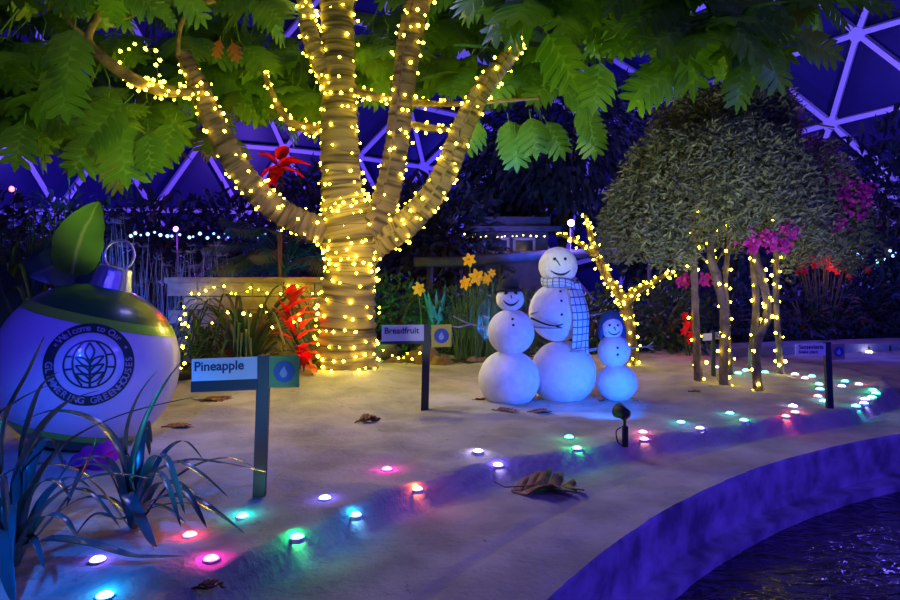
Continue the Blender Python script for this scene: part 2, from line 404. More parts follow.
def ground():
    A0, A1, NA = math.radians(205), math.radians(62), 400
    ts = [0]; t = 0
    while t < 13.5: t += .035 + t * .008; ts.append(t)
    vs = []
    for t in ts:
        for i in range(NA + 1):
            a = A0 + (A1 - A0) * i / NA; x = PC.x + (PR + t) * math.cos(a); y = PC.y + (PR + t) * math.sin(a)
            vs.append((x, y, H(x, y)))
    W = NA + 1
    fs = []
    for j in range(len(ts) - 1):
        for i in range(NA):
            x, y, _ = vs[j * W + i]
            if -9 < x < 16 and -1.5 < y < 13.5: fs.append((j * W + i, j * W + i + 1, (j + 1) * W + i + 1, (j + 1) * W + i))
    m = MB(); m.add(vs, fs); o = struct(m.build('floor', M['sand']))
    # curb wall, ledge and water
    m = MB(); prof = [(0, .0), (-.006, -.02), (-.012, -.12), (-.005, -.25), (-.012, -.35), (-.15, -.36), (-.16, -.55)]
    vs = []
    for i in range(NA + 1):
        a = A0 + (A1 - A0) * i / NA; ca, sa = math.cos(a), math.sin(a)
        for k, (dr, z) in enumerate(prof):
            j = .012 * noise.noise(V((a * 30, z * 8, 1))) + .006 * noise.noise(V((a * 120, z * 20, 1)))
            r = PR + dr + (j if k else 0); x, y = PC.x + r * ca, PC.y + r * sa
            vs.append((x, y, H(PC.x + PR * ca, PC.y + PR * sa) if k == 0 else z))
    K = len(prof)
    m.add(vs, [(i * K + k, i * K + k + 1, (i + 1) * K + k + 1, (i + 1) * K + k) for i in range(NA) for k in range(K - 1)])
    struct(m.build('trim_1', M['concrete'], smooth=False))
    m = MB(); n = 90
    vs = [(PC.x, PC.y, -.43)] + [(PC.x + (PR - .1) * math.cos(2 * PI * k / n), PC.y + (PR - .1) * math.sin(2 * PI * k / n), -.43) for k in range(n)]
    m.add(vs, [(0, 1 + k, 1 + (k + 1) % n) for k in range(n)])
    tag(m.build('pond_water', M['water'], smooth=False), 'dark rippling pond water below the curved concrete curb', 'water')
    # soil planting zone behind the sand
    edge = [(-9, 6.2), (-5.5, 7.2), (-3.4, 8.0), (-2.2, 9.0), (-.6, 9.7), (.6, 9.6), (2.2, 10.6), (4.2, 11.6), (7, 12.6), (12, 14), (20, 15)]
    e = cr(edge, 8); rows = 24; vs = []
    for x, y in e:
        for j in range(rows + 1):
            t = j / rows; yy = y + (27 - y) * t ** 1.5
            xx = x * (1 + .2 * t)
            z = -.08 + .24 * sstep(0, .05, t) + .08 * noise.noise(V((xx, yy, 2)))
            vs.append((xx, yy, z))
    m = MB(); R = rows + 1
    m.add(vs, [(i * R + j, (i + 1) * R + j, (i + 1) * R + j + 1, i * R + j + 1) for i in range(len(e) - 1) for j in range(rows)])
    struct(m.build('floor_soil', M['soil']))
    # pale far walkway behind the weeping tree and its dark kerb
    m = MB(); pts = cr([(3.2, 10.9), (5.0, 11.5), (7.2, 12.1), (10.5, 12.8), (14, 13.3)], 8); vs = []
    for x, y in pts: vs += [(x, y, .14), (x, y + .55, .16), (x, y, -.05)]
    fs = []
    for i in range(len(pts) - 1): a = 3 * i; fs += [(a, a + 3, a + 4, a + 1), (a + 2, a + 5, a + 3, a)]
    m.add(vs, fs); struct(m.build('trim_2', M['walk'], smooth=False))


ground()


# ------------------------------------------------------------------ dome
def dome():
    q = Quaternion((-0.4051, -0.4906, 1.2367, -0.8479)).normalized(); R = 16.5542; c = V((0, 8.243, -1.0268))
    bm = bmesh.new(); bmesh.ops.create_icosphere(bm, subdivisions=4, radius=1)
    Rm = q.to_matrix()
    for v in bm.verts: v.co = Rm @ v.co
    ok = lambda v: v.co.z * R + c.z > -.9 and v.co.y * R + c.y > 5
    m = MB(); f = MB(); g = MB()
    bm.verts.index_update()
    vs = [v.co * (R + .22) + c for v in bm.verts]
    fs = [tuple(v.index for v in fc.verts) for fc in bm.faces if all(ok(v) for v in fc.verts)]
    m.add(vs, fs)
    m.build('ceiling', M['glassN'], smooth=False)['kind'] = 'structure'
    for e in bm.edges:
        a, b = e.verts
        if ok(a) and ok(b):
            p, r = a.co * R + c, b.co * R + c
            mid = (p + r) / 2; t = (r - p).normalized(); n = (mid - c).normalized(); s = t.cross(n)
            f.box(mid, ((r - p).length, .13, .2), rot=Matrix((t, s, n)).transposed())
    for v in bm.verts:
        if ok(v):
            p = v.co * R + c; f.tube([p - v.co * .14, p + v.co * .1], .2, 8)
    o = f.build('trim_3', M['strut'], smooth=False); o['kind'] = 'structure'
    bm.free()


dome()


# ------------------------------------------------------------------ fairy lights
def ico(r, name, m):
    bm = bmesh.new(); bmesh.ops.create_icosphere(bm, subdivisions=2, radius=r); me = bpy.data.meshes.new(name); bm.to_mesh(me); bm.free()
    me.materials.append(m); me.polygons.foreach_set('use_smooth', [True] * len(me.polygons)); return me


BULB = ico(.0145, 'bulb', M['bulb']); BULBS = ico(.015, 'bulb_soft', M['bulbS'])


def string_light(label, path, nb, seed=0, mesh=None, group='warm fairy light strings', r=.003):
    """path: list of wire points; bulbs strewn along it"""
    rng = random.Random(seed); mesh = mesh or BULB
    base = V(path[0]); t = thing('string_light', label, 'string lights', base, group)
    m = MB(); m.tube(path, r, 4); m.build('wire', M['wire'], t)
    N = len(path) - 1; nb = min(nb, 98)
    for k in range(nb):
        u = (k + rng.uniform(.1, .9)) / nb * N; i = min(int(u), N - 1); p = V(path[i]).lerp(V(path[i + 1]), u - i)
        p += V((rng.uniform(-1, 1), rng.uniform(-1, 1), rng.uniform(-1, 1))) * .03
        o = bpy.data.objects.new('bulb', mesh); C.objects.link(o); o.parent = t; o.location = p - base; q = rng.uniform(.7, 1.35); o.scale = (q, q, q)
    return t


def helix(pts, rad, turns, off=.012, n=14, phase=0, seed=0):
    """wire wound round a limb"""
    rng = random.Random(seed); Pn = [V(p[:3]) for p in pts]; out = []; N = len(Pn) - 1; total = int(turns * n)
    for k in range(total + 1):
        u = k / total * N; i = min(int(u), N - 1); p = Pn[i].lerp(Pn[i + 1], u - i); r = rad[i] + (rad[i + 1] - rad[i]) * (u - i)
        t = (Pn[i + 1] - Pn[i]).normalized(); a_, b_ = perp(t); a = phase + 2 * PI * k / n + .5 * math.sin(k * .37 + seed)
        p = p + t * .05 * math.sin(k * .53 + seed)
        out.append(p + (a_ * math.cos(a) + b_ * math.sin(a)) * (r * 1.06 + off))
    return out


# ------------------------------------------------------------------ breadfruit tree
def breadleaf(mb, p, d, n, L, rng, nl=5):
    d = d.normalized(); sd = d.cross(n); sd = sd.normalized() if sd.length > .02 else perp(d)[0]; n = sd.cross(d).normalized()
    W = L * rng.uniform(.40, .50); cu = rng.uniform(.05, .35); fo = rng.uniform(-.1, .35); tw = rng.uniform(-.25, .25)

    def pt(x, y):   # y along 0..1, x across in -1..1 units of W
        z = -cu * y * y * L + abs(x) * fo * W * .6 - abs(x) ** 2 * W * .25 + tw * x * W * y
        return p + d * (y * L) + sd * (x * W) + n * z
    vs = []; fs = []; uv = []
    def a(x, y, u): vs.append(pt(x, y)); uv.append((u, 0)); return len(vs) - 1
    for s in (-1, 1):
        for k in range(nl):
            y0 = .08 + .8 * k / nl; y1 = .08 + .8 * (k + 1) / nl; ym = (y0 + y1) / 2
            e = math.sin(PI * min(1, (ym * .85 + .12))) ** .6; e = max(e, .35)
            w = .24 * e; tip = e * rng.uniform(.9, 1.05); yt = ym + .21 * e + .03
            m0, mm, m1 = a(0, y0, 0), a(0, ym, 0), a(0, y1, 0)
            b0, bm_, b1 = a(s * w * .9, y0 + .03, 1), a(s * w * 1.2, ym + .05, 0), a(s * w * .9, y1 + .03, 1)
            c0, cm, c1 = a(s * tip * .80, ym + .07, 1), a(s * tip * .78, ym + .13, 0), a(s * tip * .70, ym + .20, 1)
            tp = a(s * tip, yt, 0)
            for f in ((m0, mm, bm_, b0), (mm, m1, b1, bm_), (b0, bm_, cm, c0), (bm_, b1, c1, cm), (c0, cm, tp), (cm, c1, tp)):
                fs.append(f if s > 0 else f[::-1])
    # end lobe
    y0 = .88; m0 = a(0, y0, 0); l = a(-.2, .9, 1); r = a(.2, .9, 1); l2 = a(-.16, .99, 1); r2 = a(.16, .99, 1); c = a(0, 1, 0); t = a(0, 1.12, 0)
    fs += [(m0, c, l2, l), (m0, r, r2, c), (l2, c, t), (c, r2, t)]
    mb.add(vs, fs, uv)
    mb.tube([p - d * L * .14 + n * .02, p, pt(0, .45)], [.006, .007, .004], 5, cap=False)


def breadfruit():
    t = thing('breadfruit_tree', 'large breadfruit tree with wrapped limbs and deeply lobed green leaves', 'tree', (TRUNK[0], TRUNK[1], .2))
    Y = TRUNK[1]

    def limb(pp, name, m, n=6, seg=20, band=.05, blen=.13):
        c = cr([tuple(P(a, b, y)) + (w * y / F / 2,) for a, b, y, w in pp], n)
        c2 = cr([tuple(x) for x in c], 3)
        mb = MB(); mb.tube(c2, [x[3] for x in c2], seg, band=band, bandlen=blen); mb.build(name, m, t)
        return [x[:3] for x in c], [x[3] for x in c]
    trunk = limb([(345, 400, Y, 84), (346, 388, Y, 72), (347, 370, Y, 61), (347, 330, Y, 58), (349, 290, Y, 52), (351, 262, Y, 52), (352, 240, Y, 60), (347, 215, Y, 50),
                  (342, 190, Y, 41), (340, 150, Y, 38), (339, 100, Y, 35), (338, 50, Y, 33), (337, 0, Y, 33), (336, -50, Y, 31)], 'trunk', M['wrap'])
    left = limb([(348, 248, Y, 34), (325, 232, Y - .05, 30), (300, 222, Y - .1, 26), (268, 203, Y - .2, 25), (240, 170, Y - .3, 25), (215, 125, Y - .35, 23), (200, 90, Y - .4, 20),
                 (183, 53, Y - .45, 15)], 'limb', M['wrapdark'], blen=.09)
    right = limb([(358, 252, Y, 36), (385, 236, Y - .05, 32), (408, 222, Y - .1, 28), (432, 195, Y - .15, 25), (450, 162, Y - .2, 24), (466, 120, Y - .25, 22), (488, 82, Y - .3, 19),
                  (512, 52, Y - .35, 16), (520, 34, Y - .4, 12)], 'limb', M['wrap'], blen=.09)
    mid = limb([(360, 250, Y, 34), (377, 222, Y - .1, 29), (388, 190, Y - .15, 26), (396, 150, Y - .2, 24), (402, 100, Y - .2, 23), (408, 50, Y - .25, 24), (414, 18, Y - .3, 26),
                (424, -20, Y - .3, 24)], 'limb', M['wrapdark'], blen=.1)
    up = limb([(338, 92, Y, 24), (322, 66, Y - .05, 20), (310, 35, Y - .1, 17), (304, 0, Y - .1, 15), (302, -30, Y - .1, 14)], 'limb', M['wrap'], blen=.08)
    b1 = limb([(336, 130, Y + .1, 13), (312, 128, Y + .2, 11), (290, 122, Y + .2, 9), (275, 100, Y + .2, 7), (264, 72, Y + .2, 5)], 'branch', M['wood'], band=0)
    b2 = limb([(356, 92, Y - .1, 9), (376, 97, Y - .2, 8), (405, 102, Y + .1, 8), (455, 104, Y + .1, 5), (540, 98, Y - .2, 3)], 'branch', M['wood'], band=0)
    b3 = limb([(400, 122, Y, 7), (425, 127, Y, 7), (452, 130, Y, 5)], 'branch', M['wood'], band=0)
    b4 = limb([(200, 92, Y - .5, 9), (180, 92, Y - .9, 10), (160, 90, Y - 1.1, 12), (135, 80, Y - 1.3, 12), (108, 62, Y - 1.5, 11), (88, 40, Y - 1.6, 9), (98, 14, Y - 1.6, 8), (106, -15, Y - 1.6, 8)],
              'branch', M['wood'], band=.02)
    b5 = limb([(88, 38, Y - 1.6, 6), (70, 22, Y - 1.7, 4), (50, -10, Y - 1.7, 4)], 'branch', M['wood'], band=0)
    b6 = limb([(118, 20, Y - 1.4, 3), (140, 12, Y - 1.5, 3), (155, -2, Y - 1.5, 3)], 'branch', M['wood'], band=0)
    b7 = limb([(178, 55, Y - .8, 4), (180, 30, Y - .8, 4), (190, 8, Y - .8, 5), (215, 0, Y - .8, 6)], 'branch', M['wood'], band=0)
    # foliage: clusters of lobed leaves drooping from twig ends
    rng = random.Random(5); fol = MB(); tw = MB(); dead = MB()
    spots = []
    def area(x0, x1, y0, y1, n, Ya, Yb, sz): spots.extend([(rng.uniform(x0, x1), rng.uniform(y0, y1), rng.uniform(Ya, Yb), sz) for _ in range(n)])
    area(-30, 200, -40, 60, 42, 6.4, 8.6, .44)
    area(-20, 110, 60, 110, 15, 6.4, 8.2, .42)
    area(40, 160, 100, 130, 8, 6.2, 7.0, .5); area(-20, 120, 90, 130, 7, 7.4, 9, .55); area(150, 230, 20, 90, 7, 8.9, 9.6, .55)
    area(120, 215, 95, 130, 5, 6.8, 8.4, .48)
    area(210, 310, -30, 62, 12, 7.2, 9.3, .52); area(190, 330, 50, 125, 13, 9.3, 10.6, .6); area(360, 470, 10, 85, 9, 9.3, 10.6, .6); area(60, 200, 100, 150, 6, 8.6, 9.6, .55)
    area(215, 300, 70, 100, 4, 8.8, 9.6, .5)
    area(350, 400, 10, 80, 5, 8.9, 9.6, .55)
    area(420, 480, -20, 40, 5, 7.6, 9.2, .55)
    area(470, 640, -40, 40, 20, 5.8, 8.2, .52)
    area(480, 590, 40, 85, 7, 6.6, 8.2, .55)
    area(600, 830, -50, 20, 20, 5.2, 7.4, .5)
    area(640, 760, 15, 45, 7, 5.4, 6.8, .48)
    area(0, 900, -170, -60, 40, 5.5, 9, .55)
    def blocked(x, y, Yc):
        for x0, x1, y0, y1, ym in [(150, 262, 30, 190, 8.4), (60, 210, 20, 106, 7.4), (436, 536, 28, 160, 8.5), (372, 440, -60, 170, 8.5), (295, 368, -60, 220, 8.7), (250, 330, 60, 150, 8.9)]:
            if x0 - 28 < x < x1 + 28 and y0 - 28 < y < y1 + 22 and Yc < ym: return True
        return False
    for (x, y, Yc, sz) in spots:
        if blocked(x, y, Yc):
            Yc = max(Yc, rng.uniform(9.1, 10.2)); sz *= 1.1
        c = P(x, y, Yc); k = rng.randint(4, 6); a0 = rng.uniform(0, 7)
        for i in range(k):
            a = a0 + 2 * PI * i / k + rng.uniform(-.4, .4)
            d = V((math.cos(a), math.sin(a) * .7 - .15, rng.uniform(-.85, .1)))
            n = V((rng.uniform(-.3, .3), -.75 + rng.uniform(-.3, .3), .7)); n = (n - d.normalized() * n.dot(d.normalized()))
            breadleaf(fol, c + d.normalized() * .06, d, n, sz * rng.uniform(.75, 1.15), rng)
        e = c + V((rng.uniform(-.3, .3), rng.uniform(0, .3), rng.uniform(.35, .7)))
        fol.tube([c, (c + e) / 2 + V((.05, 0, .03)), e], [.008, .012, .015], 5)
    # a few leaves lower down, placed singly
    for px, py, Yc, dx, dz, L in [(120, 118, 6.6, .1, -1, .6), (128, 100, 6.5, -.8, -.7, .55), (100, 130, 6.7, -.5, -.8, .5), (148, 130, 6.6, .1, -1, .42), (60, 60, 6.2, .1, -1, .5),
                                  (75, 25, 6.0, -.2, -1, .55), (310, 90, 9.3, .3, -.8, .5), (385, 60, 9.3, -.5, -1, .6), (505, 60, 8.9, -.2, -1, .55), (545, 30, 6.8, .6, -.9, .6),
                                  (690, 60, 5.6, -.8, -.5, .48), (745, 25, 5.7, .2, -1, .5), (740, 62, 5.6, .0, -1, .36), (790, 35, 5.8, .9, -.4, .45), (760, 40, 5.7, .4, -.9, .45), (665, 65, 5.7, -.6, -.7, .4),
                                  (508, 118, 9.0, .2, -1, .5), (530, 115, 8.8, .2, -1, .5), (560, 90, 8.4, .9, -.4, .5), (600, 60, 8.0, -.1, -1, .55), (480, 118, 9.0, -.5, -.9, .5), (515, 128, 9.0, .1, -1, .5), (545, 120, 8.9, .5, -.8, .5), (575, 108, 8.9, .7, -.7, .5), (590, 120, 8.9, .2, -1, .45), (25, 120, 6.6, -.2, -1, .45), (175, 120, 7.2, -.3, -1, .5)]:
        d = V((dx, -.15, dz)); breadleaf(fol, P(px, py, Yc), d, V((.1, -1, .3)), L, rng)
    fol.build('foliage', M['leafA'], t)
    for px, py, Yc in [(220, 45, 7.6), (232, 48, 7.6)]: breadleaf(dead, P(px, py - 6, Yc), V((.25 if px > 225 else -.35, 0, -1)), V((0, -1, .2)), .2, rng, 3)
    dead.build('dry_leaves', M['leafRedBrown'], t)
    # lights
    def sub(l, a, b):
        p, r = l; n = len(p); i, j = int(a * n), max(int(b * n), int(a * n) + 2); return p[i:j + 1], r[i:j + 1]
    g = 'warm string lights wound around the breadfruit tree'
    for (l, a, b, turns, nb, seed, lab) in [
        (trunk, .05, .24, 7, 84, 1, 'warm white string lights wound around the base of the thick wrapped trunk'),
        (trunk, .24, .42, 7, 84, 2, 'warm white string lights around the middle of the thick trunk beside the red leaves'),
        (trunk, .42, .60, 7, 84, 3, 'dense warm string lights at the fork where the trunk splits into limbs'),
        (trunk, .60, .96, 12, 92, 4, 'warm string lights climbing the tall central upright stem above the fork'),
        (left, .16, .94, 13, 84, 5, 'warm string lights spiralling along the sawn-off limb that leans left'),
        (right, .12, .97, 14, 92, 6, 'warm string lights spiralling along the curved limb that leans right'),
        (mid, .12, .97, 13, 90, 7, 'warm string lights on the dark upright limb right of the central stem'),
        (up, .1, .97, 8, 60, 8, 'warm string lights on the thin upper limb left of the central stem'),
        (b1, .05, 1, 6, 40, 9, 'warm string lights on the hooked branch with red leaves below it'),
        (b2, .0, .72, 6, 34, 10, 'warm string lights on the level branch crossing behind the dark upright limb'),
        (b3, .0, 1, 3, 14, 11, 'short warm string lights on the lower twig joining the right-leaning limb')]:
        p, r = sub(l, a, b); string_light(lab, helix(p, r, turns, seed=seed, phase=seed), nb, seed, group=g)
    p, r = sub(b4, 0, .42)
    loop = helix(p, r, 4, seed=3)
    for k in range(26):
        a = k / 26 * 2 * PI; loop.append(P(140 + 20 * math.cos(a + 2.4) + 3 * math.sin(k * 2.1), 65 + 20 * math.sin(a + 2.4) + 3 * math.cos(k * 1.7), Y - 1.25 + .06 * math.sin(k)))
    string_light('bunched loop of warm string lights on the bare branch at upper left', loop, 52, 12, group=g)
    return t


breadfruit()


# ------------------------------------------------------------------ snowmen
def snowman(label, parts, Y, face, arms, buttons, extra=None, tilt=0):
    """parts: (cx, cy, rx, ry) in the photo's frame at distance Y, bottom to head"""
    s = Y / F; b = P(parts[0][0], parts[0][1] + parts[0][3], Y)
    t = thing('snowman', label, 'snowman', b, 'white snowmen standing on the sand')
    names = ['base', 'torso', 'head']; heads = None; objs = []
    for nm, (cx, cy, rx, ry) in zip(names, parts):
        m = MB(); m.sphere(P(cx, cy, Y), (rx * s, rx * s * .96, ry * s), 40, 26, disp=.012, seed=cx, dscale=2.5); objs.append(m.build(nm, M['white_paint'], t))
    hx, hy, hrx, hry = parts[2]; hc = P(hx, hy, Y)

    def onhead(u, v):   # offset in head radii -> point on the head's front
        q = math.sqrt(max(0, 1 - u * u - v * v)); return hc + V((u * hrx * s, -q * hrx * s * .96, v * hry * s))
    for u in face['eyes']:
        m = MB(); m.sphere(onhead(*u), (face['er'], face['er'] * .5, face['er']), 12, 8); m.build('eye', M['black'], objs[2])
    m = MB(); a, bq = face['nose']; p0 = onhead(*a); p1 = onhead(*bq) + V((0, -.03, 0)); m.tube([p0, p1], [.008, .004], 6); m.build('nose', M['black'], objs[2])
    m = MB(); w_, dz, dep = face['mouth']; pts = []
    for k in range(13):
        u = -w_ + 2 * w_ * k / 12; pts.append(onhead(u, dz - dep * (1 - (u / w_) ** 2)) + V((0, -.002, 0)))
    m.tube(pts, [.004 + face['mt'] * math.sin(PI * k / 12) for k in range(13)], 6); m.build('mouth', M['black'], objs[2])
    tc_ = parts[1]; c = P(tc_[0], tc_[1], Y)
    for u, v in buttons:
        q = math.sqrt(1 - u * u - v * v); m = MB(); m.sphere(c + V((u * tc_[2] * s, -q * tc_[2] * s * .96, v * tc_[3] * s)), (.013, .008, .013), 10, 6); m.build('button', M['black'], t)
    for pts, mt in arms:
        m = MB()
        for line in pts:
            q = cr([tuple(P(a_, b_, Y + dy)) for a_, b_, dy in line], 3); m.tube(q, [.011 - .006 * i / len(q) for i in range(len(q))], 6)
        m.build('arm', M[mt], t)
    if extra: extra(t, objs, s, onhead)
    return t


def hat(t, objs, s, onhead):
    m = MB(); c = P(510, 290, 7.0)
    m.tube([c + V((0, 0, -.012)), c + V((0, 0, .012))], .135, 24); m.tube([c, c + V((0, .0, .11))], [.09, .085], 24); m.build('hat', M['hatblack'], objs[2])


snowman('snowman with dark hat and twig arms, wide grin, left of the scarfed one', [(509, 379, 30.5, 29), (511, 332, 23.5, 23), (510, 299, 14, 12.5)], 7.0,
        {'eyes': [(-.33, .5), (.33, .5)], 'er': .02, 'nose': ((0, .3), (.03, .08)), 'mouth': (.55, -.05, .38), 'mt': .008},
        [([[(492, 328, 0), (470, 324, -.02), (453, 316, -.04)], [(470, 324, -.02), (460, 327, -.02), (450, 326, -.02)]], 'twig'),
         ([[(490, 318, 0), (482, 316, 0)], [(531, 314, 0), (538, 312, .0)]], 'twig')],
        [(0, .62), (.02, .38)], hat)


def scarf(t, objs, s, onhead):
    Yb = 7.2; c = P(559, 283, Yb); m = MB(); n = 40; k = 8; vs = []; uv = []
    for i in range(n):
        a = 2 * PI * i / n; R = .165
        for j in range(k):
            b = 2 * PI * j / k
            vs.append(c + V(((R + .025 * math.cos(b)) * math.cos(a), (R + .025 * math.cos(b)) * math.sin(a), .05 * math.sin(b) - .02 * math.cos(a) + .012 * math.sin(3 * a)))); uv.append((i / n * 6, .3 + .5 * math.sin(b)))
    m.add(vs, [(i * k + j, ((i + 1) % n) * k + j, ((i + 1) % n) * k + (j + 1) % k, i * k + (j + 1) % k) for i in range(n) for j in range(k)], uv)
    o = m.build('scarf', M['plaid'], t)
    # hanging tail follows the torso's front, then drops free
    tc_ = P(558, 312, Yb); rx, rz = 29 * s, 29.5 * s
    m = MB(); pts = []; vs = []; uv = []; rows = 22; cols = 6
    for i in range(rows + 1):
        py = 282 + 72 * i / rows; cx = 571 + 6 * min(1, i / 10); hw = 7 + 2 * min(1, i / 8)
        for j in range(cols + 1):
            px = cx - hw + 2 * hw * j / cols; q = P(px, py, Yb); u = (q.x - tc_.x) / rx; v = (q.z - tc_.z) / rz; w2 = 1 - u * u - min(v, 0) ** 2 * .35 - max(v, 0) ** 2
            y = tc_.y - math.sqrt(max(.12, w2)) * rx * .96 - .022 - .006 * math.sin(j * 2 + i * .4)
            vs.append(V((q.x, y, q.z))); uv.append((j / cols * 1.1 + .1, i / rows * 3.4))
    W = cols + 1
    m.add(vs, [(i * W + j, i * W + j + 1, (i + 1) * W + j + 1, (i + 1) * W + j) for i in range(rows) for j in range(cols)], uv)
    o2 = m.build('scarf_tail', M['plaid'], o); sm = o2.modifiers.new('thickness', 'SOLIDIFY'); sm.thickness = .012
    m = MB()
    for j in range(10):
        p = vs[-1 - cols] .lerp(vs[-1], j / 9); m.tube([p, p + V((.004 * math.sin(j * 2), -.005, -.045))], [.006, .003], 5)
    m.build('fringe', M['plaid'], o)


snowman('tallest snowman wearing a pale plaid scarf in the middle', [(563, 373, 33, 32.5), (558, 312, 29, 29.5), (558, 266, 19.3, 19)], 7.2,
        {'eyes': [(-.3, .36), (.23, .36)], 'er': .017, 'nose': ((-.22, .32), (-.06, .02)), 'mouth': (.5, -.22, .22), 'mt': .008},
        [([[(531, 318, -.2), (545, 324, -.3), (556, 326, -.31), (563, 324, -.31)], [(556, 326, -.31), (562, 328, -.31)]], 'dark_twig'),
         ([[(586, 316, 0), (598, 314, 0), (606, 314, 0)]], 'twig'), ([[(568, 352, -.2), (584, 350, -.25), (598, 348, -.2)], [(531, 327, -.22), (548, 328, -.3), (562, 328, -.31)]], 'twig')],
        [(-.02, .72), (-.02, .42), (-.02, -.02)], scarf)


def muffs(t, objs, s, onhead):
    Yb = 7.1; c = P(612, 327, Yb)
    m = MB(); m.sphere(c + V((0, .035, .03)), (.125, .10, .135), 28, 16, disp=.05, seed=3, dscale=4); o = m.build('knit_hood', M['capblue'], objs[2])
    for sx in (-1, 1):
        m = MB(); m.sphere(c + V((sx * .115, -.0, -.05)), (.028, .05, .085), 16, 10, disp=.06, dscale=5); m.build('ear_flap', M['capblue'], o)
    m = MB()
    for sx in (-1, 1):
        b = P(617 + sx * 17, 402, Yb); m.box(b + V((0, -.02, .0)), (.05, .14, .07))
    m.box(P(617, 402, Yb) + V((0, .0, 0)), (.3, .1, .045)); m.build('stand', M['black'], t, smooth=False)


snowman('smallest snowman in a blue knit hood on a dark stand', [(617, 383, 20.5, 19), (614, 351, 16.3, 16.5), (612, 328, 10.5, 11.5)], 7.1,
        {'eyes': [(-.4, .3), (.35, .3)], 'er': .013, 'nose': ((-.02, .15), (.08, -.1)), 'mouth': (.55, -.2, .3), 'mt': .003},
        [([[(599, 349, 0), (590, 351, -.02), (580, 354, -.04)]], 'twig'), ([[(629, 348, 0), (643, 347, 0), (653, 346, 0)], [(647, 347, 0), (653, 342, 0)], [(647, 347, 0), (654, 350, 0)]], 'twig')],
        [(-.0, .3), (0, -.1)], muffs)


